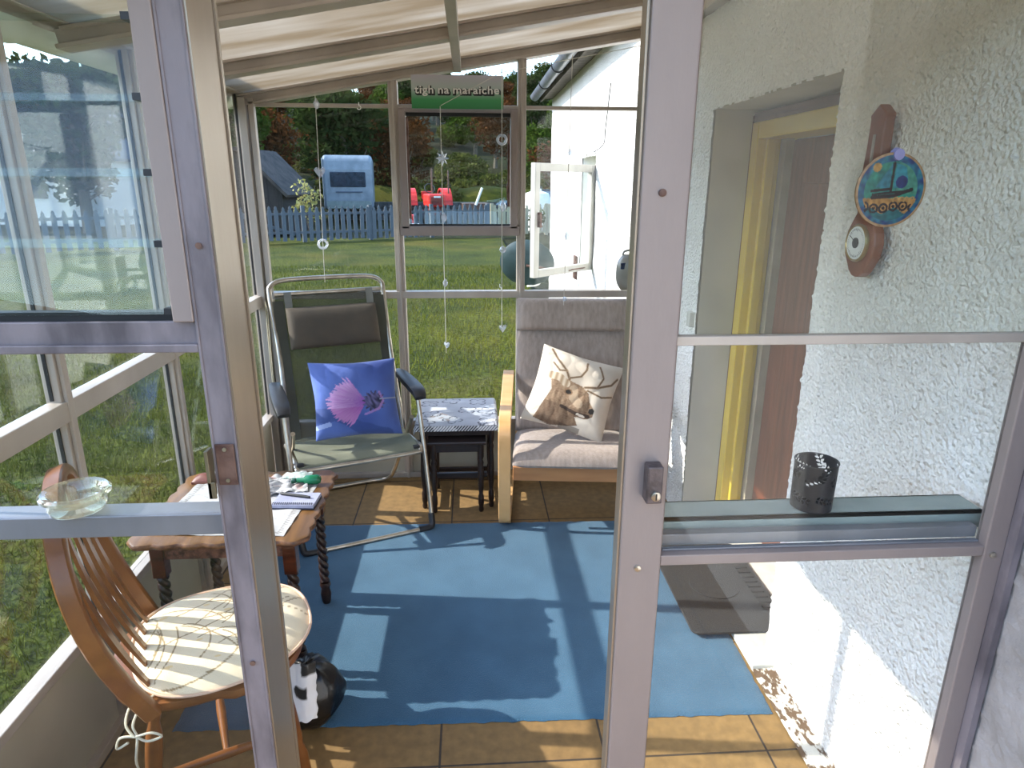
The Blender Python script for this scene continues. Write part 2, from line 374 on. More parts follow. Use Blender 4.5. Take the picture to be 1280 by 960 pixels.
M['plaster'] = mk('smooth_reveal_render', 'b3ad9c', 'c2bcab', .8, 0, 4, bump=.15, bscale=40)
rv = MB()  # solid masonry round the doorway
rv.box((WX+.008, DY1, -.1), (1.45, 3.56, 2.40)); rv.box((WX+.008, .25, -.1), (1.45, DY0, 2.40)); rv.box((WX+.008, DY0, DZ1), (1.45, DY1, 2.40))
struct(rv.build('door_reveal', 'plaster'), 'plastered reveal of the house doorway', 'reveal')
rv = MB(); rv.box((WX+.012, 3.56, -.15), (1.28, WY0, 2.6)); rv.box((WX+.012, WY1, -.15), (1.28, 8.64, 2.6)); rv.box((WX+.012, WY0, -.15), (1.28, WY1, WZ0)); rv.box((WX+.012, WY0, WZ1), (1.28, WY1, 2.6))
rv.box((1.28, 3.56, -.15), (1.30, 8.64, 2.6)); rv.box((1.1, 8.62, -.15), (6.0, 8.66, 2.6)); rv.box((WX+.05, -3.5, -.15), (1.3, .25, 2.6))
struct(rv.build('house_masonry', mk('white_masonry', 'd8d7cf', 'e6e5de', .8, bump=.4, bscale=60)), 'white masonry body of the house', 'house wall')
# door
M['yellow'] = mk('yellow_gloss_paint', 'c9a92f', 'd4b63c', .35, 0, 3)
M['brown_door'] = woodm('brown_stained_door', '55301f', '764430', .4, 5, (1, 8, .6))
M['beige'] = mk('beige_draught_strip', '8d8472', '9c927e', .6)
d = bpy.data.objects.new('door_1', None); COL.objects.link(d); d.location = (1.3, 2.4, 0); struct(d, 'brown wooden house door in a yellow frame', 'door')
fr = MB(); fr.box((1.20, 2.84, .02), (1.37, 2.905, 1.862)); fr.box((1.20, DY0+.01, .02), (1.37, DY0+.065, 1.862)); fr.box((1.20, DY0+.065, 1.795), (1.37, 2.84, 1.862))
fr.box((1.235, 2.815, .02), (1.275, 2.84, 1.795))
fr.build('door_frame', 'yellow', d, bevel=.004, world=True)
MB().box((1.20, 2.905, .0), (1.215, 2.912, 1.89)).box((1.205, DY0, 1.862), (1.24, 2.91, 1.90)).build('frame_edge', woodm('bare_wood_edge', '4a2a1c', '6b4230'), d, world=True)
MB().box((1.30, 2.79, .05), (1.335, 2.84, 1.795)).build('draught_strip', 'beige', d, world=True)
MB().box((1.335, DY0+.065, .06), (1.375, 2.80, 1.79)).box((1.325, DY0+.18, .25), (1.337, 2.66, 1.62)).build('door_leaf', 'brown_door', d, bevel=.004, world=True)
MB().box((1.335, DY0+.065, .02), (1.42, 2.84, .06)).build('sill_board', 'brown_door', d, world=True)
MB().tube(arc((1.31, 2.05, 1.0), .03, 90, -90, 8, 'xz'), .008).build('door_handle', 'steel', d, world=True, smooth=True)
M['step'] = mk('painted_concrete_step', 'c2c0b6', 'd3d1c8', .8, 0, 12, bump=.4, bscale=80, detail=10)
struct(MB().box((.955, 1.835, 0), (1.335, DY1, .022)).build('door_step', 'step', bevel=.004), 'pale concrete doorstep below the yellow door frame', 'step')
struct(MB().grid(5, 90, lambda u, v: (.953+.085*u, 1.12+.72*v, .004+.010*max(0, nz(u*6, v*22))+.006*u)).build('trim_1', mk('flaking_paint_edge', '5e4a38', 'cfcbc0', .85, 0, 60, (1, .5, 1), .6, 60, 8, (.44, .52))))
struct(MB().box((1.005, 2.93, .98), (1.032, 2.975, 1.05)).build('trim_2', 'step', bevel=.003))

# ---- slate roof, fascia and gutter of the house
M['slate'] = mk('blue_slate', '3c4450', '525c6a', .45, 0, 5, (1, 6, 6), .5, 12)
rf = MB(); rf.add([(.86, -3.5, 2.66), (.86, 8.75, 2.66), (4.2, 8.75, 5.6), (4.2, -3.5, 5.6), (.86, -3.5, 2.71), (.86, 8.75, 2.71), (4.2, 8.75, 5.65), (4.2, -3.5, 5.65)], [(0,1,2,3),(4,7,6,5),(0,4,5,1),(1,5,6,2),(2,6,7,3),(3,7,4,0)])
rf.add([(4.2, 8.75, 5.6), (4.2, -3.5, 5.6), (7.5, -3.5, 2.66), (7.5, 8.75, 2.66)], [(0,1,2,3)])
struct(rf.build('house_roof', 'slate'), 'dark slate roof over the white house wall', 'roof')
struct(MB().box((.90, -3.5, 2.60), (1.06, 8.70, 2.66)).box((.885, -3.5, 2.57), (.905, 8.72, 2.69)).build('house_soffit', mk('weathered_soffit_boards', '4a4541', '6e6862', .8, 0, 5, (1, 4, 1), .4, 30)), 'weathered soffit boards under the slate eaves', 'soffit')
gt = MB(); prof = [(math.cos(R(a))*.058, math.sin(R(a))*.058) for a in range(180, 361, 15)]+[(math.cos(R(a))*.051, math.sin(R(a))*.051) for a in range(360, 179, -15)]
gt.add([(.82+x, y, 2.64+z) for y in (3.2, 8.74) for x, z in prof], [(i, (i+1) % 26, 26+(i+1) % 26, 26+i) for i in range(26)]+[tuple(range(26)), tuple(range(26, 52))])
g = thing('roof_gutter', 'grey half-round gutter along the eaves of the slate roof', 'gutter', (.82, 5.9, 2.58))
gt.build('channel', mk('grey_gutter_plastic', '565c66', '68707c', .35), g, smooth=50, world=True)
for yy in (4.3, 5.4, 6.5, 7.6):
    MB().tube([(.82+.064*math.cos(R(a)), yy, 2.64+.064*math.sin(R(a))) for a in range(170, 371, 20)], .006, 6).build('bracket', M['black'], g, world=True, smooth=True)
M['wt'] = mk('white_gloss_timber', 'dad9d2', 'e6e5df', .4, 0, 6, bump=.1)
# casement standing open
H0 = Vector((1.02, 5.60, 0)); H1 = Vector((.47, 5.06, 0)); dr = (H1-H0).normalized(); Lc = (H1-H0).length
ow = thing('casement_window', 'white casement window standing open from the house wall', 'window', tuple(H0 + Vector((0, 0, .92))), math.atan2(dr.y, dr.x))
z1 = .84; fw = .058
M['casement'] = mk('shaded_white_timber', 'a3a199', 'b4b2aa', .5, 0, 6, bump=.15)  # darker copy of the white timber, shade put into its colour
MB().box((0, -.022, 0), (fw, .022, z1)).box((Lc-fw, -.022, 0), (Lc, .022, z1)).box((fw, -.022, 0), (Lc-fw, .022, fw)).box((fw, -.022, z1-fw), (Lc-fw, .022, z1)).build('sash_frame', 'casement', ow, bevel=.004)
MB().box((fw-.002, -.003, fw-.002), (Lc-fw+.002, .003, z1-fw+.002)).build('glass_pane', 'glass', ow)
MB().tube([(Lc*.45, .03, .02), (Lc*.42, .05, .03), (Lc*.2, .05, .03)], .005, 6).build('window_stay', 'rust', ow, smooth=True)
MB().box((Lc-.05, .02, z1*.45), (Lc-.03, .05, z1*.58)).build('catch', 'rust', ow)
fw2 = thing('window_frame', 'white frame and dark glass set back in the house window opening', 'window', (1.2, 5.95, WZ0))
MB().box((1.17, WY0, WZ0), (1.23, WY0+.04, WZ1)).box((1.17, WY1-.04, WZ0), (1.23, WY1, WZ1)).box((1.17, WY0+.04, WZ0), (1.23, WY1-.04, WZ0+.04)).box((1.17, WY0+.04, WZ1-.04), (1.23, WY1-.04, WZ1)).build('frame', 'wt', fw2, world=True)
MB().box((1.195, WY0+.04, WZ0+.04), (1.202, WY1-.04, WZ1-.04)).build('glass_pane', 'glass', fw2, world=True)
tag(MB().tube(smooth_path([(1.015, 5.05, 2.30), (1.0, 5.1, 2.0), (1.01, 5.2, 1.9), (1.0, 5.5, 1.86), (1.03, 5.7, 1.87)]), .004, 6).build('cable', 'black', smooth=True, base=(1.015, 5.05, 1.86)), 'thin dark cable looping down the sunlit outside wall', 'cable')

# ================================================================== GLASSHOUSE
LX = -1.10; FY = 3.52; NY = 1.06
def zr(x): return 1.981 + .167*(x+.99)          # underside of the rafters
M['panel'] = mk('cream_infill_board', 'a29c8a', 'b4ae9b', .6, 0, 3, detail=8, bump=.08)
# left wall -----------------------------------------------------
mb = MB()
mull = [1.74, 2.41, 3.14]
for y in mull:
    mb.box((LX-.028, y-.022, 0), (LX+.012, y+.022, 2.03)); mb.box((LX+.012, y-.012, 0), (LX+.024, y+.012, 2.03))
mb.box((LX-.03, NY-.02, 0), (LX+.03, NY+.03, 2.03))
mb.box((LX-.024, NY, .993), (LX+.020, FY, 1.050))                  # sill rail
mb.box((LX-.03, NY, .372), (LX+.018, FY, .40)); mb.box((LX-.03, NY, 0), (LX+.018, FY, .03))
wlft = struct(mb.build('wall_left', 'alu_inner', bevel=.0025))
mb = MB(); ys = [NY+.03] + mull + [FY-.02]
for a, b in zip(ys, ys[1:]): mb.box((LX-.012, a+.02, .03), (LX-.004, b-.02, .372))
mb.build('infill_board', 'panel', wlft)
for i, (a, b) in enumerate(zip(ys, ys[1:])):
    for k, (z0, z1) in enumerate(((.40, .990), (1.055, 2.03))):
        o = bpy.data.objects.new(f'window_{i*2+k+1}', None); COL.objects.link(o); o.location = (LX, (a+b)/2, z0); struct(o)
        MB().box((LX-.013, a+.018, z0), (LX-.009, b-.018, z1)).build('glass_pane', 'glass_left', o, world=True)
        g_ = MB(); g_.box((LX-.015, a+.018, z0), (LX-.006, a+.026, z1)).box((LX-.015, b-.026, z0), (LX-.006, b-.018, z1)).build('glazing_seal', 'black_rubber', o, world=True)
# eaves beam with the polycarbonate gutter
struct(MB().box((LX-.03, .6, 2.02), (LX+.03, FY+.03, 2.105)).box((LX+.03, .6, 2.075), (LX+.04, FY, 2.10)).build('trim_3', 'alu_inner', bevel=.003))
prof = [(math.cos(R(a))*.062, math.sin(R(a))*.062) for a in range(180, 361, 15)]+[(math.cos(R(a))*.056, math.sin(R(a))*.056) for a in range(360, 179, -15)]
M['gutw'] = mk('translucent_white_gutter', 'b9bfa8', 'c9cdb8', .4)
g = thing('eaves_gutter', 'greenish white half-round gutter outside the glasshouse eaves', 'gutter', (-1.21, 2.4, 1.95))
gt = MB(); gt.add([(-1.205+x, y, 2.03+z) for y in (.6, FY+.12) for x, z in prof], [(i, (i+1) % 26, 26+(i+1) % 26, 26+i) for i in range(26)]+[tuple(range(26)), tuple(range(26, 52))]); gt.build('channel', M['gutw'], g, smooth=50, world=True)
prof2 = [(x*1.12, z*1.12) for x, z in prof]
gt = MB(); gt.add([(-1.205+x, y, 2.03+z) for y in (1.86, 1.99) for x, z in prof2], [(i, (i+1) % 26, 26+(i+1) % 26, 26+i) for i in range(26)]+[tuple(range(26)), tuple(range(26, 52))]); gt.build('joint', M['gutw'], g, smooth=50, world=True)
MB().box((-1.27, FY+.115, 1.965), (-1.14, FY+.125, 2.04)).build('end_cap', M['gutw'], g, world=True)
# far wall ------------------------------------------------------
mb = MB()
P1, P2 = -.365, .267
def post(mb, x, w, zt, y=FY):
    mb.box((x-w/2, y-.025, 0), (x+w/2, y+.03, zt)); mb.box((x-w/6, y-.037, 0), (x+w/6, y-.025, zt))
post(mb, P1, .046, zr(P1)+.01); post(mb, P2, .042, zr(P2)+.01); post(mb, 1.0, .05, zr(1.0)+.01)
mb.box((LX+.002, FY-.055, 0), (LX+.038, FY-.005, 2.0)); mb.box((LX+.046, FY-.040, 0), (LX+.072, FY-.005, 2.0)); mb.box((LX-.03, FY-.02, 0), (LX+.04, FY+.04, 2.03))
mb.box((LX+.04, FY-.036, 1.030), (.995, FY+.02, 1.066))
mb.box((LX+.04, FY-.015, 1.965), (.995, FY+.02, 1.982))
mb.box((LX+.04, FY-.03, .32), (.995, FY+.02, .345)); mb.box((LX+.04, FY-.03, 0), (.995, FY+.02, .03))
wf = struct(mb.build('wall_far', 'alu_inner', bevel=.0025))
mb = MB()
for a, b in ((LX+.04, P1-.023), (P1+.023, P2-.02), (P2+.02, .98)): mb.box((a, FY-.006, .03), (b, FY+.006, .32))
mb.build('infill_board', 'panel', wf)
wi = 9
for a, b, zs_ in ((LX+.06, P1-.02, ((.345, 1.03), (1.066, 1.965), (1.982, None))), (P1+.02, P2-.018, ((.345, 1.03), (1.066, 1.385), (1.982, None))), (P2+.018, .985, ((.345, 1.03), (1.066, 1.965), (1.982, None)))):
    for z0, z1 in zs_:
        o = bpy.data.objects.new(f'window_{wi}', None); COL.objects.link(o); o.location = ((a+b)/2, FY, z0); struct(o); wi += 1
        if z1: MB().box((a, FY-.002, z0), (b, FY+.002, z1)).build('glass_pane', 'glass', o, world=True)
        else: MB().prism([(a, z0), (b, z0), (b, zr(b)+.02), (a, max(zr(a), z0)+.02)], FY-.002, FY+.002, lambda x, y, z: (x, z, y)).build('glass_pane', 'glass', o, world=True)
# louvre unit in the far wall
lo = bpy.data.objects.new(f'window_{wi}', None); COL.objects.link(lo); lo.location = (-.05, FY, 1.385); struct(lo, 'louvre window with glass blades in the far wall', 'window'); wi += 1
a, b = P1+.023, P2-.021
MB().box((a, FY-.05, 1.39), (a+.036, FY+.01, 1.955)).box((b-.036, FY-.05, 1.39), (b, FY+.01, 1.955)).box((a-.01, FY-.05, 1.355), (b+.01, FY+.01, 1.402)).box((a, FY-.04, 1.945), (b, FY+.01, 1.965)).build('louvre_frame', 'alu', lo, world=True, bevel=.002)
MB().box((a+.036, FY-.02, 1.402), (b-.036, FY-.008, 1.412)).box((a+.036, FY-.02, 1.928), (b-.036, FY-.008, 1.945)).build('seal', 'dark_gap', lo, world=True)
for k in range(5):
    z = 1.412+k*.105
    MB().box((a+.036, FY-.022, z), (b-.036, FY-.017, z+.116), Matrix.Rotation(R(-7), 3, 'X')).build('glass_blade', 'glass_louvre', lo, world=True)
MB().box((b-.052, FY-.06, 1.50), (b-.040, FY-.05, 1.85)).tube([(b-.046, FY-.055, 1.62), (b-.055, FY-.075, 1.60), (b-.05, FY-.08, 1.52)], .005, 6).build('operating_lever', 'rust', lo, world=True)
MB().box((a+.038, FY-.052, 1.44), (a+.050, FY-.046, 1.92)).build('blade_clips', 'rust', lo, world=True)

# roof ----------------------------------------------------------
def roofbar(mb, y, w=.05, h=.05, x0=LX-.02, x1=WX):
    A = Vector((x0, y, zr(x0)+h/2)); B = Vector((x1, y, zr(x1)+h/2)); mb.bar(A, B, w, h)
mb = MB()
for y, w in ((FY, .05), (2.79, .045), (2.08, .045), (1.36, .045), (.65, .045)):
    roofbar(mb, y, w); roofbar(mb, y, w+.03, .012)
    mb.bar((LX, y, zr(LX)+.048), (WX, y, zr(WX)+.048), w+.04, .010)
mb.box((-.066, .65, zr(-.05)-.012), (-.030, FY-.02, zr(-.05)+.022))
mb.box((.98, .6, zr(1)-.01), (WX+.02, FY, zr(1)+.085))
ceil_ = struct(mb.build('ceiling', 'alu_inner', bevel=.002))
def poly_mat():
    m, n, l, b = nodes('aged_polycarbonate'); n.remove(b); out = n['Material Output']
    tx = n.new('ShaderNodeTexNoise'); tx.inputs['Scale'].default_value = 2.5; tx.inputs['Detail'].default_value = 9; l.new(coords(n, l, (.6, 3, 1)), tx.inputs['Vector'])
    rp = n.new('ShaderNodeValToRGB'); e = rp.color_ramp.elements; e[0].position = .35; e[1].position = .7; e[0].color = (*srgb('b3a795'), 1); e[1].color = (*srgb('d2cdc4'), 1); l.new(tx.outputs['Fac'], rp.inputs[0])
    tl = n.new('ShaderNodeBsdfTranslucent'); df = n.new('ShaderNodeBsdfDiffuse'); l.new(rp.outputs[0], tl.inputs[0]); l.new(rp.outputs[0], df.inputs[0])
    mx = n.new('ShaderNodeMixShader'); mx.inputs[0].default_value = .35; l.new(tl.outputs[0], mx.inputs[1]); l.new(df.outputs[0], mx.inputs[2]); l.new(mx.outputs[0], out.inputs[0]); return m
M['poly'] = poly_mat()
edges = [FY, 2.79, 2.08, 1.36, .65]
for y1, y0 in zip(edges, edges[1:]):
    def top(u, v, dz=0): x = LX-.06+(WX-LX+.06)*u; return (x, y0+(y1-y0)*v, zr(x)+.055+dz)
    mb = MB(); mb.shell(2, 2, lambda u, v: top(u, v, .006), lambda u, v: top(u, v, 0)); mb.build('roof_sheet', 'poly', ceil_)

# near wall with the sliding door --------------------------------
mb = MB()
# left jamb: outer face (stained) and returned inner face
mb.box((-.433, NY-.030, 0), (-.392, NY+.085, 2.3)); mb.box((-.4335, NY-.032, 0), (-.429, NY-.030, 2.3)); mb.box((-.396, NY-.032, 0), (-.392, NY-.030, 2.3))
# transom under the louvre, sill rail
wn_ = struct(mb.build('wall_near', 'alu_dirty', bevel=.002))
MB().box((-.3925, NY-.028, 0), (-.389, NY+.078, 2.3)).box((-.3925, NY+.082, 0), (-.386, NY+.09, 2.3)).build('jamb_return', 'alu_bright', wn_)
MB().box((-1.12, NY-.024, 1.352), (-.434, NY+.03, 1.402)).box((-1.12, NY-.031, 1.352), (-.434, NY-.024, 1.366)).build('transom', 'alu_dirty', wn_, bevel=.002)
MB().box((-1.10, NY-.005, 1.013), (-.434, NY+.045, 1.054)).build('sill_rail', 'alu_grey', wn_, bevel=.002)
MB().box((-1.12, NY-.02, .37), (-.434, NY+.03, .40)).box((-1.12, NY-.02, 0), (-.434, NY+.03, .03)).box((-1.12, NY-.02, 0), (-1.08, NY+.03, 2.05)).build('lower_rail', 'alu_dirty', wn_, bevel=.002)
MB().box((-1.08, NY, .03), (-.434, NY+.008, .37)).build('infill_board', 'panel', wn_)
MB().prism([(-1.08, .40), (-.434, .40), (-.434, 1.352), (-1.08, 1.352)], NY+.001, NY+.005, lambda x, y, z: (x, z, y)).build('glass_pane', 'glass', wn_)
MB().box((-1.14, NY-.03, 1.99), (WX, NY+.05, 2.06)).build('head_rail', 'alu', wn_, bevel=.002)
# louvre unit, left of the doorway
lo = bpy.data.objects.new(f'window_{wi}', None); COL.objects.link(lo); lo.location = (-.8, NY, 1.402); struct(lo, 'louvre window with long glass blades left of the open doorway', 'window'); wi += 1
MB().box((-.466, NY-.034, 1.402), (-.434, NY+.03, 1.99)).box((-1.08, NY-.03, 1.402), (-1.05, NY+.03, 1.99)).build('louvre_frame', 'alu', lo, world=True, bevel=.002)
MB().box((-1.05, NY-.018, 1.402), (-.466, NY+.004, 1.416)).build('seal', 'dark_gap', lo, world=True)
for k in range(6):
    z = 1.412+k*.1035
    MB().box((-1.05, NY-.016, z), (-.470, NY-.010, z+.117), Matrix.Rotation(R(-9), 3, 'X')).build('glass_blade', 'glass_louvre', lo, world=True)
    c = MB(); c.box((-.478, NY-.032, z+.002), (-.466, NY+.008, z+.012)); c.build('blade_clip', 'black', lo, world=True)
# catch plate on the jamb
cp = MB().box((-.428, NY-.0345, 1.122), (-.397, NY-.032, 1.196)); cp.build('catch_plate', 'rust', wn_, bevel=.0015)
MB().box((-.440, NY-.052, 1.105), (-.434, NY-.030, 1.190)).box((-.440, NY-.052, 1.105), (-.428, NY-.048, 1.135)).build('catch_lip', mk('tarnished_brass', '6b6350', '857c66', .45, .6), wn_, bevel=.001)
for z in (1.131, 1.187): MB().lathe([(.0035, 0), (.0035, .002), (.002, .003)], (-.412, NY-.037, z), 10, 'y').build('screw', 'steel', wn_, smooth=True)
for z in (1.52, .76): MB().lathe([(.005, 0), (.0045, .003), (.002, .004)], (-.412, NY-.034, z), 12, 'y').build('bolt', 'rust', wn_, smooth=True)
# right-hand leaf of the doorway
dl = bpy.data.objects.new('door_2', None); COL.objects.link(dl); dl.location = (.62, NY, 0); struct(dl, 'glazed aluminium sliding door leaf right of the opening', 'door')
MB().box((.267, NY-.03, .02), (.343, NY-.002, 2.0)).build('stile', 'alu', dl, world=True, bevel=.0025)
MB().box((.262, NY-.022, .02), (.267, NY+.01, 2.0)).build('stile_edge', 'alu_bright', dl, world=True, bevel=.001)
MB().box((.343, NY-.006, .02), (.351, NY+.008, 2.0)).build('brush_seal', mk('brown_brush_seal', '6e6156', '8b7d70', .9, 0, 80), dl, world=True)
MB().box((.968, NY-.03, .02), (1.008, NY-.002, 2.0)).build('stile', 'alu', dl, world=True, bevel=.0025)
MB().box((.343, NY-.02, 1.352), (.968, NY-.002, 1.368)).build('glazing_bar', 'alu_inner', dl, world=True, bevel=.0015)
MB().box((.343, NY-.028, .936), (.968, NY-.002, .957)).build('mid_rail', 'alu', dl, world=True, bevel=.002)
MB().box((.35, NY-.001, .962), (.968, NY+.02, .985)).box((.35, NY-.012, .957), (.968, NY-.001, .961)).build('mid_rail_lip', 'alu_grey', dl, world=True, bevel=.0015)
MB().box((.352, NY-.010, .05), (.968, NY-.006, .935)).build('glass_pane', 'glass', dl, world=True)
MB().box((.352, NY-.010, .952), (.968, NY-.006, 1.352)).build('glass_pane', 'glass', dl, world=True)
MB().box((.352, NY-.010, 1.368), (.968, NY-.006, 1.995)).build('glass_pane', 'glass_dusty', dl, world=True)
MB().box((.346, NY-.028, .02), (.968, NY-.002, .06)).build('bottom_rail', 'alu', dl, world=True, bevel=.002)
lk = MB().box((.300, NY-.058, 1.078), (.328, NY-.030, 1.148)).build('lock_case', mk('bronze_lock_paint', '4d4647', '6a6162', .45, .5, 40, bump=.3, bscale=120), dl, world=True, bevel=.003)
cyl = MB().lathe([(.0085, 0), (.0085, -.004), (.006, -.005)], (0, 0, 0), 20, 'y'); cyl.v = [(x+.316, y+NY-.058, z+1.094) for x, y, z in cyl.v]; cyl.build('lock_cylinder', 'steel', lk, smooth=True, world=True)
MB().box((.3148, NY-.0640, 1.088), (.3172, NY-.0628, 1.100)).build('keyhole', 'dark_gap', lk, world=True)
for x, z in ((.300, .935), (.985, .940), (.30, 1.60)): MB().lathe([(.006, .002), (.006, -.003), (.003, -.004)], (x, NY-.031, z), 12, 'y').build('bolt', 'rust' if z > 1 else 'steel', dl, world=True, smooth=True)
# inner ledge behind the leaf
struct(MB().box((.35, NY+.03, .995), (1.0, NY+.10, 1.002)).box((.35, NY+.03, .965), (1.0, NY+.036, 1.002)).box((.36, NY+.096, .97), (1.0, NY+.10, 1.002)).build('trim_4', mk('green_grey_ledge', '8e9a94', '9faaa3', .45, .1)), 'narrow grey ledge behind the sliding door glass', 'ledge')
struct(MB().box((1.008, NY-.05, 0), (1.022, NY+.02, 2.2)).build('trim_5', 'alu_dirty'))

# ================================================================== THINGS INSIDE
# ---- rug
M['rug'] = mk('blue_wool_pile', '365a73', '426781', .95, 0, 5, (1, 1, 1), .9, 260, 8, (.3, .7), spec=.1, sheen=.2)
rg = MB()
def rugp(u, v):
    x = -.93 + (1.872 + .02*v)*u + .004*nz(u*3, v*40); y = 1.672 - .035*u + (1.275)*v + .006*nz(u*60, v*3)
    e = min(u, 1-u, v, 1-v); return (x, y, .002 + .006*min(1, e/.01))
rg.shell(150, 110, rugp, lambda u, v: (rugp(u, v)[0], rugp(u, v)[1], .001))
tag(rg.build('rug', 'rug', smooth=60, base=(0, 2.3, 0)), 'plain blue rug laid over the sandstone slabs', 'rug')
fr = MB()
for i in range(220):
    x = -.9+1.83*i/219; y = 1.668-.035*(x+.93)/1.87
    fr.box((x, y-.008*random.random()-.002, .002), (x+.004, y+.004, .008))

# ---- door mat, half on the rug, half on the doorstep
mt = thing('door_mat', 'dark grey rubber door mat with round and ribbed pattern at the doorstep', 'door mat', (1.0, 2.25, .024))
def rr(x0, y0, x1, y1, r, n=5):
    o = []
    for cx, cy, a in ((x1-r, y1-r, 0), (x0+r, y1-r, 90), (x0+r, y0+r, 180), (x1-r, y0+r, 270)):
        o += [(cx+r*math.cos(R(a+90*i/n)), cy+r*math.sin(R(a+90*i/n))) for i in range(n+1)]
    return o
M['mat'] = mk('charcoal_mat', '1c1d1f', '38393c', .85, 0, 240, (1, 1, 1), .8, 300, 3, (.3, .75))
MB().prism(rr(.80, 2.0, 1.19, 2.62, .03), .0225, .033).build('base', 'mat', mt, world=True, bevel=.003)
MB().lathe([(.10, 0), (.10, .004), (.07, .005)], (.985, 2.30, .033), 32).build('round_pad', mk('black_mat_pad', '1f2022', '333437', .85, 0, 240, bump=.8, bscale=300), mt, world=True)
rb = MB()
for i in range(9): rb.box((1.12, 2.13+.035*i, .033), (1.17, 2.145+.035*i, .039))
rb.build('ribs', 'black_rubber', mt, world=True)

# ---- gate-style small table with pie-crust edge and barley-twist legs
TC = (-.795, 2.105); TZ = .552
tb = thing('side_table', 'wooden table with wavy edge and barley twist legs beside the left glass', 'table', (TC[0], TC[1], 0))
M['oak'] = woodm('worn_golden_oak', '5e4121', '7d5930', .4, 5, (10, 1, 1))
M['darkoak'] = woodm('dark_stained_oak', '1d120e', '352018', .35, 8)
M['redoak'] = woodm('red_brown_oak', '2f150c', '552a18', .3, 8, (1, 1, 6), .15)
out = []
hw, hd = .268, .262
per = []
for s_ in range(4):
    for i in range(40):
        t = i/40
        if s_ == 0: p = (-hw+2*hw*t, -hd, 0, -1)
        elif s_ == 1: p = (hw, -hd+2*hd*t, 1, 0)
        elif s_ == 2: p = (hw-2*hw*t, hd, 0, 1)
        else: p = (-hw, hd-2*hd*t, -1, 0)
        q = .011*abs(math.sin(t*PI*7)) + .003*nz(t*20, s_)
        cr = .012*max(0, 1-min(t, 1-t)/.05)
        out.append((p[0]+p[2]*q - math.copysign(cr, p[0])*.6, p[1]+p[3]*q - math.copysign(cr, p[1])*.6))
mb = MB(); n = len(out)
rings = [(.97, TZ-.024), (1.0, TZ-.018), (1.006, TZ-.010), (.99, TZ-.003), (.965, TZ)]
vs = [(x*s_, y*s_, z) for s_, z in rings for x, y in out]
fs = [(k*n+i, k*n+(i+1) % n, (k+1)*n+(i+1) % n, (k+1)*n+i) for k in (3,) for i in range(n)] + [tuple(range(n))[::-1], tuple(4*n+i for i in range(n))]
mb.add(vs, fs); tt_ = mb.build('tabletop', 'oak', tb, smooth=50)
mb = MB(); mb.add(vs[:4*n], [(k*n+i, k*n+(i+1) % n, (k+1)*n+(i+1) % n, (k+1)*n+i) for k in range(3) for i in range(n)]); mb.build('carved_edge', mk('carved_pie_crust_edge', '4a2e20', '7c5638', .4, 0, 40, bump=.6, bscale=60), tt_, smooth=60)
lx, ly = .205, .20
ap = MB()
for s_ in (-1, 1):
    ap.box((-lx, s_*ly-.009, TZ-.088), (lx, s_*ly+.009, TZ-.024)); ap.box((s_*lx-.009, -ly, TZ-.088), (s_*lx+.009, ly, TZ-.024))
ap.build('apron', mk('carved_apron', '3f2720', '77503f', .45, 0, 60, bump=.9, bscale=70), tb)
for sx in (-1, 1):
    for sy in (-1, 1):
        lg = MB().box((sx*lx-.021, sy*ly-.021, TZ-.15), (sx*lx+.021, sy*ly+.021, TZ-.024)).build('leg', 'redoak', tb, bevel=.003)
        b_ = MB(); N = 110; zt, zb = TZ-.15, .10
        pts = []; 
        for strand in (0, PI):
            pts = [(sx*lx+.0075*math.cos(strand+i/N*2*PI*4.6), sy*ly+.0075*math.sin(strand+i/N*2*PI*4.6), zt+(zb-zt)*i/N) for i in range(N+1)]
            b_.tube(pts, .0125, 8)
        b_.lathe([(.019, .10), (.022, .09), (.016, .075), (.021, .05), (.018, .02), (.012, 0)], (sx*lx, sy*ly, 0), 14)
        b_.build('barley_twist', 'darkoak', lg, smooth=60)
        
# lace cloth / sheets on the table
M['lace'] = mk('white_lace', 'a6a6a6', 'bcbcbc', .8, bump=.3, bscale=300, vcol=True)
def clothfn(w, d, rot, cx, cy, z, border, extra=None, nx=90, ny=90, amp=.0015, thick=.0016, seed=0):
    cs, sn = math.cos(rot), math.sin(rot); mb = MB(); cols = []
    def P(u, v, dz):
        x = (u-.5)*w; y = (v-.5)*d; zz = z + abs(nz(u*5+seed, v*5, seed))*amp*4 + dz
        return (cx + x*cs - y*sn, cy + x*sn + y*cs, zz)
    mb.shell(nx, ny, lambda u, v: P(u, v, thick), lambda u, v: P(u, v, 0))
    for side in (0, 1):
        for j in range(ny):
            for i in range(nx):
                cols.append(border(i/(nx-1), j/(ny-1)))
    return mb, cols
def lacecol(u, v):
    e = min(u, 1-u, v, 1-v)
    if .03 < e < .06 and (int(u*60)+int(v*60)) % 2 == 0: return (.45, .42, .38)
    q = abs(nz(u*7, v*7, 3))
    return (.62, .63, .66) if q < .02 else (.93, .93, .93)
mb, cols = clothfn(.44, .38, R(-4), TC[0]-.005, TC[1]-.035, TZ, lacecol)
tag(mb.build('table_cloth', 'lace', colfn=cols, smooth=True, base=(TC[0], TC[1], TZ)), 'white embroidered cloth with black-stitched border on the barley twist table', 'cloth')
def papercol(u, v):
    q = abs(nz(u*9, v*9, 7)); return (.35, .35, .38) if q < .02 else ((.75, .55, .52) if nz(u*4, v*4, 1) > .35 else (.9, .9, .9))
mb, cols = clothfn(.22, .16, R(14), TC[0]+.08, TC[1]+.12, TZ+.0045, papercol, amp=.006, seed=4, nx=50, ny=50)
tag(mb.build('folded_map', 'lace', colfn=cols, smooth=True, base=(TC[0]+.08, TC[1]+.12, TZ+.004)), 'crumpled printed map spread at the back of the barley twist table', 'map')
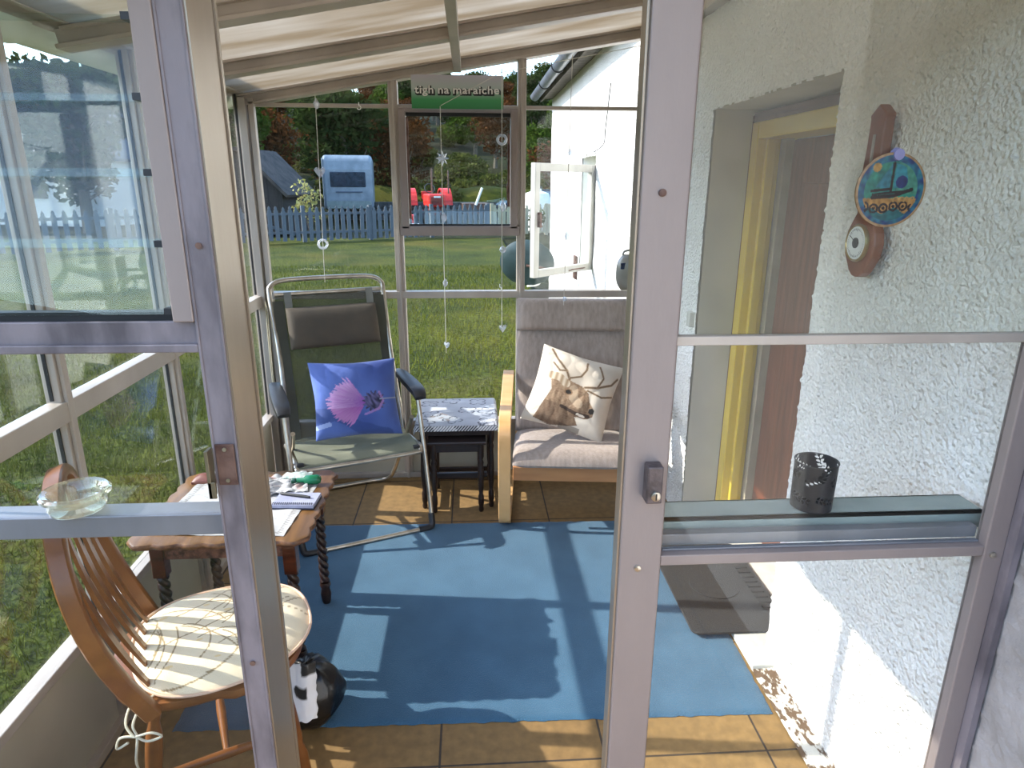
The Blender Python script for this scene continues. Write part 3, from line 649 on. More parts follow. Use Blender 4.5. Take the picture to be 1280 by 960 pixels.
# notebook
nb = thing('notebook', 'spiral notebook lying at the right edge of the barley twist table', 'notebook', (-.614, 2.09, TZ+.003), R(-4))
M['paper'] = mk('blue_shade_paper', '8d90a8', '9da0b6', .7, 0, 30)
MB().box((-.065, -.048, .004), (.078, .048, .016)).build('pages', 'paper', nb, bevel=.001)
MB().box((-.066, -.050, 0), (.080, .050, .004)).build('back_cover', mk('navy_card', '1f2433', '2b3144', .5), nb)
sp = MB()
for i in range(20):
    x = -.060+.0069*i; sp.tube([(x, -.040+.006*math.cos(R(a)), .013+.008*math.sin(R(a))) for a in range(-60, 241, 30)], .0012, 5)
sp.build('spiral_wire', 'black', nb, smooth=True)
tag(MB().tube([(-.672, 2.125, TZ+.024), (-.665, 2.122, TZ+.024), (-.59, 2.098, TZ+.024), (-.562, 2.088, TZ+.024)], .0055, 10, scales=[.5, 1, 1, .8]).build('pen', 'black_rubber', smooth=True, base=(-.62, 2.1, TZ+.02)), 'black pen lying across the spiral notebook', 'pen')
# green handled bottle-like screwdriver
sd = thing('green_bottle', 'small green plastic bottle lying on its side behind the notebook', 'bottle', (-.60, 2.235, TZ+.022), R(6))
M['greenp'] = mk('green_plastic', '0d5a3c', '17754f', .2, 0, 12)
MB().lathe([(.006, -.045), (.009, -.040), (.009, -.018), (.017, -.008), (.018, .03), (.014, .042), (.004, .046)], (0, 0, 0), 18, 'x').build('body', M['greenp'], sd, smooth=50)
MB().lathe([(.008, -.06), (.010, -.058), (.010, -.044), (.007, -.043)], (0, 0, 0), 14, 'x').build('cap', mk('dark_green_cap', '0a3a2a', '0f4a36', .3), sd, smooth=50)
tag(MB().shell(20, 10, lambda u, v: (-.70+.10*u, 2.262+.05*v, TZ+.0175+.012*math.sin(PI*u)*math.sin(PI*v)+.004*nz(u*6, v*6)), lambda u, v: (-.70+.10*u, 2.262+.05*v, TZ+.0155)).build('clear_packet', mk('grey_green_packet', '9fb0a8', 'c9d2cc', .25, 0, 20, bump=.6), smooth=True, base=(-.65, 2.28, TZ+.015)), 'crinkled pale packet lying beside the green bottle', 'packet')
tag(MB().shell(16, 10, lambda u, v: (-1.03+.09*u, 2.262+.06*v, TZ+.010+.022*math.sin(PI*u)**.6*math.sin(PI*v)**.6), lambda u, v: (-1.03+.09*u, 2.262+.06*v, TZ+.001)).build('spectacle_case', mk('red_brown_leather', '5f2f25', '7b4436', .45, bump=.3), smooth=True, base=(-.99, 2.29, TZ)), 'red-brown leather spectacle case at the back left corner of the table', 'case')

# ---- hoop back chair (front left)
HC = (-.715, 1.541)
ch = thing('hoop_back_chair', 'honey-brown wooden hoop back chair with spindles by the left glass', 'chair', (HC[0], HC[1], 0), R(24))
M['honey'] = woodm('honey_stained_beech', '6a3f1e', '805028', .3, 6, (3, 3, 3), .05)
SZ = .428
# seat: local +x is the front
def seat_out(k):
    a = 2*PI*k/64; c, s_ = math.cos(a), math.sin(a)
    return (.235*math.copysign(abs(c)**.8, c)+.0, (.235 if c > 0 else .215)*math.copysign(abs(s_)**.75, s_))
so = [seat_out(k) for k in range(64)]; mb = MB(); n = 64
rings = [(.90, SZ-.036), (.985, SZ-.026), (1.0, SZ-.014), (.985, SZ-.003), (.95, SZ)]
mb.add([(x*s_, y*s_, z) for s_, z in rings for x, y in so], [(k*n+i, k*n+(i+1) % n, (k+1)*n+(i+1) % n, (k+1)*n+i) for k in range(4) for i in range(n)] + [tuple(range(n))[::-1], tuple(4*n+i for i in range(n))])
mb.build('seat', 'honey', ch, smooth=50)
# bow
hb_ = []; BH = .545; lean = .125
for i in range(41):
    a = PI*i/40; yy = -.215*math.cos(a); hh = math.sin(a)**.62
    if i in (0, 40): hh = 0
    zz = BH*hh; w_ = yy*(1+.20*math.sin(min(1, zz/BH)*PI*.62))
    hb_.append((-.14-lean*(2*zz/BH-(zz/BH)**2), w_, SZ-.01+zz))
mb = MB(); mb.sweep(hb_, [(-.014, -.016), (-.009, -.020), (.009, -.020), (.014, -.016), (.014, .016), (.009, .020), (-.009, .020), (-.014, .016)], up=(1, 0, .25)); mb.build('back_hoop', 'honey', ch, smooth=50)
for k in range(5):
    y0 = -.13+.065*k; y1 = y0*1.22; a = math.acos(max(-1, min(1, -y1/.26))); zt = BH*(math.sin(a)**.62)
    pts = []; sc = []
    for i in range(13):
        t = i/12; zz = zt*t; pts.append((-.14-lean*(2*zz/BH-(zz/BH)**2)+.004, y0+(y1-y0)*t, SZ-.006+zz)); sc.append(.8+.55*math.sin(PI*min(1, t*1.2))**2)
    MB().sweep(pts, [(-.012, -.004), (.012, -.004), (.012, .004), (-.012, .004)], up=(1, 0, .25), scales=sc).build('spindle', 'honey', ch, smooth=50)
for sx in (-1, 1):
    for sy in (-1, 1):
        pts = [(sx*.14+sx*.055*t, sy*.14+sy*.045*t, (SZ-.03)*(1-t)+.0) for t in [i/14 for i in range(15)]]
        sc = [1.0, 1.0, .75, 1.1, 1.2, 1.2, 1.15, 1.1, 1.0, .8, 1.1, .95, .85, .75, .6]
        MB().tube(pts, .017, 12, scales=sc).build('leg', 'honey', ch, smooth=True)
for sy in (-1, 1): MB().tube([(-.165, sy*.162, .19), (0, sy*.164, .19), (.165, sy*.162, .19)], .010, 10, scales=[.8, 1.3, .8]).build('stretcher', 'honey', ch, smooth=True)
MB().tube([(0, -.16, .19), (0, 0, .19), (0, .16, .19)], .010, 10, scales=[.8, 1.3, .8]).build('stretcher', 'honey', ch, smooth=True)
# seat pad
M['padf'] = mk('cream_printed_cotton', 'e6ddc8', 'f0e8d6', .85, 0, 8, bump=.4, bscale=400, vcol=True, sheen=.2)
random.seed(11)
vines = []
for k in range(30):
    x, y = random.uniform(-.22, .2), random.uniform(-.22, .22); a = random.uniform(-.6, .9); pl = [(x, y)]; da = random.uniform(-.35, .35)
    for i in range(9): a += da*random.uniform(.4, 1.3); x += .022*math.cos(a); y += .022*math.sin(a); pl.append((x, y))
    vines.append(pl)
leafs = [(random.uniform(-.2, .2), random.uniform(-.2, .2), random.uniform(.006, .013)) for _ in range(16)]
def padcol(x, y):
    c = (.90, .83, .70)
    for lx_, ly_, r_ in leafs:
        if math.hypot(x-lx_, (y-ly_)*1.6) < r_: c = (.86, .70, .42)
    dmin = min(pld(x, y, v_) for v_ in vines)
    if dmin < .0021: c = (.34, .26, .15)
    return c
nr, na = 110, 260; mb = MB(); cols = []
def padxy(r, a):
    c, s_ = math.cos(a), math.sin(a); k = 1+.03*math.sin(3*a+1)
    return (.032+.222*r*k*math.copysign(abs(c)**.85, c), .222*r*k*math.copysign(abs(s_)**.8, s_))
vs = []
for sgn in (1, 0):
    for i in range(nr):
        r = (i+.001)/(nr-1)
        for j in range(na):
            x, y = padxy(r, 2*PI*j/na)
            h = .034*(1-max(0, r-.0)**6) + .003*nz(x*18, y*18)
            z = SZ+.004 + (.005+h if sgn else 0) + (0 if sgn else .004*r)
            vs.append((x, y, z)); cols.append(padcol(x, y))
fs = []
o_ = nr*na
for i in range(nr-1):
    for j in range(na):
        a_ = (i*na+j, (i+1)*na+j, (i+1)*na+(j+1) % na, i*na+(j+1) % na); fs.append(a_); fs.append(tuple(o_+q for q in a_[::-1]))
for j in range(na): fs.append(((nr-1)*na+j, o_+(nr-1)*na+j, o_+(nr-1)*na+(j+1) % na, (nr-1)*na+(j+1) % na))
mb.add(vs, fs)
pad = thing('seat_cushion', 'cream seat pad with thin brown vine print on the hoop back chair', 'cushion', (HC[0], HC[1], 0), R(24))
mb.build('pad', 'padf', pad, colfn=cols, smooth=70)
pts = [(padxy(1.0, 2*PI*j/60)[0]*1.005, padxy(1.0, 2*PI*j/60)[1]*1.005, SZ+.013) for j in range(60)]
MB().tube(pts, .004, 6, closed=True).build('piping', mk('peach_piping', 'c9a78d', 'd9b9a0', .8), pad, smooth=True)
M['cord'] = mk('cream_cord', 'c9bfa2', 'd8cfb5', .9)
t_ = MB(); t_.tube(smooth_path([(-.13, -.17, SZ+.012), (-.165, -.19, SZ-.0), (-.185, -.205, SZ-.03), (-.18, -.215, SZ-.06), (-.19, -.22, SZ-.12), (-.185, -.215, SZ-.17)]), .003, 6)
t_.tube(smooth_path([(-.185, -.215, SZ-.055), (-.15, -.225, SZ-.05), (-.13, -.23, SZ-.065), (-.16, -.225, SZ-.07), (-.185, -.215, SZ-.055), (-.215, -.205, SZ-.055), (-.225, -.2, SZ-.085), (-.2, -.21, SZ-.07)]), .003, 6)
t_.tube(smooth_path([(-.15, -.16, SZ+.012), (-.185, -.17, SZ-.0), (-.20, -.195, SZ-.03), (-.185, -.217, SZ-.055)]), .003, 6)
t_.build('tie_cord', 'cord', pad, smooth=True)

# ---- black sack and white carrier under the chair
M['bagb'] = mk('black_polythene', '0c0d0f', '15161a', .3, 0, 20, bump=.8, bscale=30)
def blob(cx, cy, rx, ry, h, seed, n1=40, n2=26, neck=0):
    mb = MB(); vs = []
    for i in range(n2):
        t = i/(n2-1); ph = PI*t
        for j in range(n1):
            a = 2*PI*j/n1; r = math.sin(ph)**.7
            k = 1+.22*nz(math.cos(a)*1.6+seed, math.sin(a)*1.6, t*3)+.10*nz(math.cos(a)*5, math.sin(a)*5, t*7+seed)
            z = h*(1-math.cos(ph))/2*(1+.06*nz(math.cos(a)*3, math.sin(a)*3, seed))
            vs.append((cx+rx*r*k*math.cos(a), cy+ry*r*k*math.sin(a), max(.001, z)))
    fs = [(i*n1+j, i*n1+(j+1) % n1, (i+1)*n1+(j+1) % n1, (i+1)*n1+j) for i in range(n2-1) for j in range(n1)]
    mb.add(vs, fs); return mb
tag(blob(-.515, 1.70, .10, .095, .21, 2).build('bin_bag', 'bagb', smooth=60, base=(-.515, 1.70, 0)), 'crumpled black plastic sack on the floor behind the hoop back chair', 'bag')
wb = MB(); 
def wsheet(u, v, d_):
    x = -.560+.095*u; y = 1.60+.012*math.sin(u*5)+.035*v; z = .11+.17*v+.012*nz(u*4, v*4)
    return (x+.006*nz(u*7, v*9, 2), y-.03*math.sin(PI*u)+d_, z)
wb.shell(24, 24, lambda u, v: wsheet(u, v, -.002), lambda u, v: wsheet(u, v, .002))
cols = []
for _ in (0, 1):
    for j in range(24):
        for i in range(24):
            u, v = i/23, j/23; cols.append((.03, .03, .03) if (.35 < u < .75 and .42 < v < .58) or (u > .6 and v > .8) else (.85, .85, .87))
tag(wb.build('carrier_bag', mk('white_polythene', 'f2f2f2', 'ffffff', .35, vcol=True), smooth=70, colfn=cols, base=(-.56, 1.68, .04)), 'white plastic carrier bag with black print tucked against the black sack', 'bag')

# ---- deck chair
DC = (-.480, 2.769)
dc = thing('reclining_garden_chair', 'olive grey mesh reclining garden chair with tubular metal frame', 'chair', (DC[0], DC[1], 0), math.atan2(.37, .93))
M['sling'] = fabric_mesh('olive_sling_mesh', '4f4f42', .46)
M['sling_seat'] = mk('olive_textilene', '6a6d5c', '777a68', .7, bump=.2, bscale=500)
M['pillow'] = mk('brown_olive_headrest', '463f35', '52493d', .8, bump=.3, bscale=300)
hwb = .27
ft = MB(); ft.tube(smooth_path([(-.31, .19, .62), (-.31, .10, .33), (-.305, .02, .05), (-.29, .0, .018), (-.20, 0, .014), (.20, 0, .014), (.29, 0, .018), (.305, .02, .05), (.31, .10, .33), (.31, .19, .62)], 5), .0115, 10)
ft.build('front_leg_frame', 'steel', dc, smooth=True)
for s_ in (-1, 1): MB().tube(smooth_path([(s_*.306, .03, .075), (s_*.303, .008, .030), (s_*.285, 0, .016), (s_*.235, 0, .014)], 5), .0155, 10).build('foot_cap', 'black', dc, smooth=True)
rt = MB(); rt.tube(smooth_path([(-.28, .20, .52), (-.275, .38, .30), (-.265, .56, .08), (-.24, .62, .022), (-.15, .645, .014), (.15, .645, .014), (.24, .62, .022), (.265, .56, .08), (.275, .38, .30), (.28, .20, .52)], 5), .011, 10)
rt.build('rear_leg_frame', 'steel', dc, smooth=True)
bt = MB(); bt.tube(smooth_path([(-.285, .36, .36), (-.28, .41, .50), (-.272, .52, .80), (-.280, .63, 1.07), (-.272, .652, 1.125), (-.22, .665, 1.15), (-.1, .67, 1.155), (.1, .67, 1.155), (.22, .665, 1.15), (.272, .652, 1.125), (.280, .63, 1.07), (.272, .52, .80), (.28, .41, .50), (.285, .36, .36)], 5), .0125, 10)
bt.build('back_frame', 'steel', dc, smooth=True)
MB().tube([(-.26, .622, 1.09), (0, .625, 1.09), (.26, .622, 1.09)], .011, 10).build('top_crossbar', 'steel', dc, smooth=True)
st = MB(); st.tube(smooth_path([(-.29, .46, .37), (-.29, .30, .385), (-.29, .14, .40), (-.285, .105, .385), (-.24, .095, .375), (.24, .095, .375), (.285, .105, .385), (.29, .14, .40), (.29, .30, .385), (.29, .46, .37)], 5), .011, 10)
st.build('seat_frame', 'steel', dc, smooth=True)
def backy(z): return .385+(z-.42)*.355
def bk(u, v, d_):
    z = .40+.68*v; return ((u-.5)*.525, backy(z)+.018*math.sin(PI*u)+d_, z)
MB().shell(20, 26, lambda u, v: bk(u, v, -.0015), lambda u, v: bk(u, v, 0)).build('back_sling', 'sling', dc, smooth=70)
for s_ in (-1, 1): MB().bar((s_*.247, backy(.42)-.004, .42), (s_*.247, backy(1.06)-.004, 1.06), .05, .006, up=(0, 1, 0)).build('sling_edge', mk('olive_edge_band', '3c3c32', '48483c', .8), dc)
def stt(u, v, d_):
    y = .43-.335*v; z = .405-.022*math.sin(PI*min(1, v*1.0))*math.sin(PI*u)+(.0 if v < .85 else -.35*(v-.85)**1.3) + .01*v
    return ((u-.5)*.555, y, z+d_)
MB().shell(24, 24, lambda u, v: stt(u, v, .003), lambda u, v: stt(u, v, 0)).build('seat_sling', 'sling_seat', dc, smooth=70)
# headrest pillow
def pil(u, v, f_):
    x = (u-.5)*.44; vv = (v-.5)*.19; th = .038*(max(0, 1-abs(2*v-1)**2.6))**.5*(max(0.0, 1-abs(2*u-1)**10))**.5 + .004*nz(u*8, v*3)*(1-abs(2*v-1))
    z = .935+vv; y = backy(z)-.030 - f_*th; return (x, y-(1-v)*.012, z)
MB().shell(40, 20, lambda u, v: pil(u, v, 1), lambda u, v: pil(u, v, -.5)).build('headrest', 'pillow', dc, smooth=80)
for s_ in (-1, 1): MB().bar((s_*.20, backy(1.02)-.01, 1.02), (s_*.20, backy(1.10)-.012, 1.10), .035, .003, up=(0, 1, 0)).build('headrest_strap', mk('grey_strap', '6b6c66', '7a7b75', .8), dc)
for s_ in (-1, 1):
    a_ = MB(); path = smooth_path([(s_*.315, .155, .625), (s_*.315, .20, .650), (s_*.313, .34, .662), (s_*.310, .48, .668), (s_*.305, .54, .665)], 5)
    n_ = len(path); a_.sweep(path, [(-.036, -.012), (-.030, -.018), (.030, -.018), (.036, -.012), (.034, .010), (.022, .016), (-.022, .016), (-.034, .010)], scales=[.75+.25*min(1, i/6) if i < 10 else 1-.35*(i-10)/(n_-10) for i in range(n_)])
    a_.build('armrest', 'black', dc, smooth=50)
    MB().bar((s_*.30, .50, .655), (s_*.285, .43, .55), .012, .02, up=(0, 1, 0)).build('arm_bracket', 'black', dc)
    MB().lathe([(.016, -.012), (.018, 0), (.016, .012)], (s_*.295, .17, .39), 14, 'x').build('pivot_joint', 'black', dc, smooth=50)
    MB().box((s_*.27-.016, .10, .365), (s_*.27+.016, .15, .405)).build('frame_corner', 'black', dc, bevel=.004)

# ---- printed cushions
def cushion(name, w, h, th, T, colf, mat, label, base, seed=0, n=110, crump=.5):
    """T(x, y, z) -> world; x,y in the cushion's plane, z its thickness"""
    mb = MB(); cols = []
    def prof(u, v, sg):
        a, b = 2*u-1, 2*v-1
        pin = 1-.075*(1-abs(b)**1.5)*abs(a)**3; pin2 = 1-.075*(1-abs(a)**1.5)*abs(b)**3
        x = a*w/2*pin; y = b*h/2*pin2
        t = th*((1-a*a)**.42)*((1-b*b)**.42)
        wr = crump*.014*(nz(u*3.1+seed, v*3.1, seed)+.6*abs(nz(u*5.5, v*5.5+seed, 4)))*min(1, 6*(1-abs(a)))*min(1, 6*(1-abs(b)))
        return T(x, y, sg*t + (wr if sg > 0 else 0))
    mb.shell(n, n, lambda u, v: prof(u, v, 1), lambda u, v: prof(u, v, -.6))
    cc = [colf(i/(n-1), j/(n-1)) for j in range(n) for i in range(n)]
    return tag(mb.build(name, mat, smooth=80, colfn=cc+cc, base=base), label, 'cushion')
M['print'] = mk('printed_cushion_cloth', 'e8e8e8', 'ffffff', .75, 0, 6, bump=.25, bscale=300, vcol=True, sheen=.15)
def thistle(u, v):
    c = lerp(srgb('253f86'), srgb('5a74bd'), max(0, min(1, .5+nz(u*2, v*2, 5)+.3*(1-u))))
    if pld(u, v, [(-.05, .30), (.25, .33), (.5, .12), (.8, .02)]) < .08 + .04*nz(u*4, v*4): c = lerp(c, srgb('27407f'), .6)
    if pld(u, v, [(0, .16), (.16, .20)]) < .03: c = srgb('9fb2e6')
    # purple tuft: petals fan to the left from (.50,.47)
    dx, dy = u-.60, v-.46; r = math.hypot(dx, dy); a = math.degrees(math.atan2(dy, -dx))
    if r < .46 and -60 < a < 60 and dx < .02:
        lim = .44*(1-.25*abs(a)/60) + .11*nz(a*.35, 1)
        if r < lim:
            t = r/lim; st_ = max(0, min(1, .5+1.1*nz(a*.45, r*5, 3)))
            c = lerp(lerp(srgb('7d3a9c'), srgb('c98fd0'), min(1, t*1.15)), srgb('ead0ea'), .45*st_*t)
            if v < .40: c = lerp(c, srgb('a03f96'), .45)
    if ((u-.69)/.12)**2+((v-.46)/.12)**2 < 1+.35*math.sin(math.atan2(v-.46, u-.69)*15):
        c = lerp(srgb('191b3a'), srgb('6d6796'), max(0, min(1, .4+.9*nz((u*1.6+v)*22, (v-u)*9))))
    if pld(u, v, [(.58, .30), (.74, .36), (.80, .46), (.76, .57)]) < .014: c = lerp(c, srgb('b888c8'), .6)
    if u > .76 and abs(v-.485) < .009: c = srgb('8f96b0')
    return c
ang = math.atan2(.37, .93)
ex = Vector((math.cos(ang-.12), math.sin(ang-.12), 0)); ez0 = Vector((-math.sin(ang), math.cos(ang), 0))
def T1(x, y, z):
    o = Vector((DC[0], DC[1], 0)) + Vector((.93, .37, 0))*.035 + ez0*.30
    upv = (Vector((0, 0, 1))*.95+ez0*.30).normalized(); nv = ex.cross(upv)
    rr_ = R(-1); xx, yy = x*math.cos(rr_)-y*math.sin(rr_), x*math.sin(rr_)+y*math.cos(rr_)
    return tuple(o + Vector((0, 0, .615)) + ex*xx + upv*yy + nv*z)
cushion('thistle_cushion', .41, .375, .075, T1, thistle, 'print', 'blue square cushion printed with a purple thistle flower', (DC[0]-.1, DC[1]+.28, .43), 2)
head = [(.34, .0), (.14, .05), (.20, .28), (.25, .45), (.20, .60), (.27, .66), (.38, .62), (.48, .60), (.58, .585), (.68, .52), (.72, .42), (.80, .34), (.80, .26), (.74, .21), (.60, .20), (.66, .10), (.55, .05)]
def stag(u, v):
    bg = lerp(srgb('e3d8c8'), srgb('cdbfae'), max(0, min(1, .5+nz(u*2.4, v*2.4, 8))))
    c = bg
    for pl, wd in (([(.42, .62), (.36, .72), (.22, .84), (.12, .96)], .030), ([(.42, .64), (.54, .70), (.58, .80), (.57, .90)], .026), ([(.36, .72), (.28, .70), (.18, .78)], .022), ([(.62, .58), (.76, .62), (.92, .72), (.97, .82)], .030), ([(.76, .62), (.80, .76), (.72, .90)], .022), ([(.66, .55), (.84, .52), (.98, .58)], .024)):
        q = pld(u, v, pl)
        if q < wd*.55: c = lerp(srgb('4a3426'), srgb('b59a7c'), min(1, q/(wd*.5)))
    if inpoly(u, v, head):
        f = .5+.5*nz(u*30, v*12, 2)+.35*nz(u*60, v*60)
        c = lerp(srgb('6b4d36'), srgb('b3977a'), max(0, min(1, f)))
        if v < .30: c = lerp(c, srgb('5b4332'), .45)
        if pld(u, v, [(.42, .28), (.60, .24), (.75, .25)]) < .02: c = srgb('3d2b20')
        if pld(u, v, [(.60, .36), (.52, .42), (.50, .52)]) < .05: c = lerp(c, srgb('cdb79b'), .5)
    if pld(u, v, [(.20, .62), (.30, .62), (.40, .56)]) < .045: c = lerp(srgb('9f8568'), srgb('d9c8b0'), .5+.5*math.sin(u*90))
    q = math.hypot((u-.45), (v-.47)*1.3)
    if q < .035: c = srgb('1f1713')
    elif q < .052: c = srgb('8b6b4e')
    if math.hypot(u-.77, (v-.32)) < .035: c = srgb('1d1716')
    if pld(u, v, [(.62, .24), (.70, .23)]) < .014 : c = srgb('d9cdbd')
    if v < .07 and .45 < u < .70: c = lerp(c, srgb('4b3a2c'), .6)  # dark fold crease painted into the lower edge
    return c
PC = Vector((.472, 2.815, 0)); rp_ = R(-5.5)
pe = Vector((math.cos(rp_), math.sin(rp_), 0)); pb = Vector((-math.sin(rp_), math.cos(rp_), 0))
def T2(x, y, z):
    upv = (Vector((0, 0, 1))*.88+pb*.46).normalized(); nv = pe.cross(upv); a = R(-17)
    xx, yy = x*math.cos(a)-y*math.sin(a), x*math.sin(a)+y*math.cos(a)
    return tuple(PC + pe*.0 + pb*.285 + Vector((0, 0, .615)) + pe*xx + upv*yy + nv*z)
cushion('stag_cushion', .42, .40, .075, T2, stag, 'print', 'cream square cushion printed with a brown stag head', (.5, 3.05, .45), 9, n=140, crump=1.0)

# ---- bentwood armchair
ac = thing('bentwood_armchair', 'bentwood armchair with taupe cushions facing the door', 'armchair', tuple(PC), rp_)
M['birch'] = woodm('birch_veneer', 'c99a63', 'ddb27c', .35, 4, (1, 6, 1), .05)
M['birch_dark'] = woodm('birch_rail', 'a8744a', 'b98556', .4, 4, (1, 1, 6), .05)
M['taupe'] = mk('taupe_linen', '8d7f76', 'a3958b', .85, 0, 60, (1, 1, .08), .5, 260, 6, (.3, .7), sheen=.2)
for s_ in (-1, 1):
    x = s_*.325
    path = smooth_path([(x, .66, .02), (x, .40, .018), (x, .12, .020), (x, .045, .034), (x, .012, .09), (x, -.004, .25), (x, -.002, .44), (x, .012, .515), (x, .065, .556), (x, .20, .580), (x, .38, .625), (x, .52, .655)], 7)
    MB().sweep(path, [(-.029, -.0125), (.029, -.0125), (.029, .0125), (-.029, .0125)], up=(0, .8, .6) if False else (0.001, 1, 0.001)).build('side_frame', 'birch', ac, smooth=50) if False else None
    # rectangular section with its broad side across the chair
    mb = MB(); vs = []; N = len(path)
    for i, p in enumerate(path):
        t = (path[min(i+1, N-1)]-path[max(i-1, 0)]).normalized(); nn = Vector((1, 0, 0)).cross(t).normalized()
        for dx, dn in ((-.029, -.0125), (.029, -.0125), (.029, .0125), (-.029, .0125)): vs.append(p+Vector((dx, 0, 0))+nn*dn)
    mb.add(vs, [(i*4+k, i*4+(k+1) % 4, (i+1)*4+(k+1) % 4, (i+1)*4+k) for i in range(N-1) for k in range(4)]+[(3, 2, 1, 0), ((N-1)*4, (N-1)*4+1, (N-1)*4+2, (N-1)*4+3)])
    mb.build('side_frame', 'birch', ac, smooth=40, bevel=.003)
    # inner back support
    path = smooth_path([(s_*.262, .05, .33), (s_*.262, .28, .285), (s_*.262, .42, .31), (s_*.262, .50, .42), (s_*.262, .58, .70), (s_*.262, .65, 1.0)], 6); mb = MB(); vs = []; N = len(path)
    for i, p in enumerate(path):
        t = (path[min(i+1, N-1)]-path[max(i-1, 0)]).normalized(); nn = Vector((1, 0, 0)).cross(t).normalized()
        for dx, dn in ((-.025, -.010), (.025, -.010), (.025, .010), (-.025, .010)): vs.append(p+Vector((dx, 0, 0))+nn*dn)
    mb.add(vs, [(i*4+k, i*4+(k+1) % 4, (i+1)*4+(k+1) % 4, (i+1)*4+k) for i in range(N-1) for k in range(4)]+[(3, 2, 1, 0), ((N-1)*4, (N-1)*4+1, (N-1)*4+2, (N-1)*4+3)])
    mb.build('back_rail', 'birch', ac, smooth=40, bevel=.002)
    MB().lathe([(.016, 0), (.016, .006)], (x, .10, .0), 12).build('felt_pad', 'black', ac)
MB().box((-.287, .028, .255), (.287, .050, .325)).build('front_rail', 'birch_dark', ac, bevel=.003)
MB().box((-.287, .42, .20), (.287, .44, .26)).build('rear_rail', 'birch_dark', ac, bevel=.003)
sl = MB()
for k in range(6): sl.box((-.24, .54+.02*k, .5+.09*k), (.24, .552+.02*k, .55+.09*k))
sl.build('back_slats', 'birch', ac)
def seatc(u, v, f_):
    y = .0+.50*v; x = (u-.5)*.575; a, b = 2*u-1, 2*v-1
    th = .046*(1-abs(a)**8)**.5*(1-abs(b)**6)**.5
    zc = .385-.055*v + .020*max(0, 1-v*4)**.5*0 - (.030*max(0, 1-v/.12)**2)
    return (x, y-.025, zc + f_*th + .004*nz(u*5, v*5, 3)*f_)
MB().shell(50, 50, lambda u, v: seatc(u, v, 1), lambda u, v: seatc(u, v, -1)).build('seat_cushion', 'taupe', ac, smooth=80)
def bcy(z): return .425+(z-.36)*.335
def backc(u, v, f_, z0=.36, z1=.905, th0=.045, off=0):
    z = z0+(z1-z0)*v; x = (u-.5)*.575; a, b = 2*u-1, 2*v-1
    th = th0*(max(0, 1-abs(a)**8))**.5*(max(0, 1-abs(b)**8))**.5
    return (x, bcy(z)-f_*th-off+.004*nz(u*4, v*4, 7)*f_, z+.012*f_*th/th0)
MB().shell(50, 50, lambda u, v: backc(u, v, 1), lambda u, v: backc(u, v, -1)).build('back_cushion', 'taupe', ac, smooth=80)
MB().shell(50, 30, lambda u, v: backc(u, v, 1, .872, 1.035, .062, .035), lambda u, v: backc(u, v, -1, .872, 1.035, .035, .035)).build('headrest_cushion', 'taupe', ac, smooth=80)

# ---- nest of tables with cloth
M['ebony'] = woodm('near_black_oak', '1d1412', '2e201b', .35, 8)
def nest(name, label, cx, y0, y1, w, z):
    t = thing(name, label, 'table', (cx, (y0+y1)/2, 0), 0); hd_ = (y1-y0)/2; h_ = w/2
    MB().box((-h_-.012, -hd_-.012, z-.016), (h_+.012, hd_+.012, z)).build('tabletop', 'ebony', t, bevel=.004)
    a_ = MB()
    for s_ in (-1, 1): a_.box((s_*(h_-.014)-.008, -hd_+.03, z-.06), (s_*(h_-.014)+.008, hd_-.03, z-.016))
    a_.box((-h_+.02, hd_-.03, z-.06), (h_-.02, hd_-.014, z-.016))
    a_.box((-h_+.02, -hd_+.010, z-.060), (h_-.02, -hd_+.024, z-.016)); a_.build('apron', 'ebony', t)
    for sx in (-1, 1):
        for sy in (-1, 1):
            MB().lathe([(.010, 0), (.014, .012), (.011, .03), (.015, .045), (.015, .085), (.010, .10), (.014, .13), (.016, .22), (.012, z-.14), (.015, z-.12), (.010, z-.105), (.016, z-.09), (.016, z-.016)], (sx*(h_-.016), sy*(hd_-.02), 0), 14).build('leg', 'ebony', t, smooth=50)
    s2 = MB()
    s2.box((-h_+.016, hd_-.028, .055), (h_-.016, hd_-.012, .080))
    for s_ in (-1, 1): s2.box((s_*(h_-.016)-.007, -hd_+.02, .055), (s_*(h_-.016)+.007, hd_-.02, .080))
    s2.build('stretcher', 'ebony', t, bevel=.002); return t
t1 = nest('nesting_table', 'dark wooden nesting table under a grey cloth between the two armchairs', -.078, 3.09, 3.46, .375, .462)
t2 = nest('nesting_table', 'smaller dark nesting table tucked inside the cloth-covered one', -.078, 3.04, 3.36, .268, .392)
MB().box((-.15, -.185+.012, .17), (.15, -.185+.026, .195)).build('front_stretcher', 'ebony', t1)
random.seed(5)
bf = [(.16, .80, .1), (.42, .90, .4), (.75, .85, .0), (.86, .5, .5), (.20, .42, -.3), (.62, .55, .2), (.85, .14, .2), (.14, .12, .6), (.45, .2, .9)]
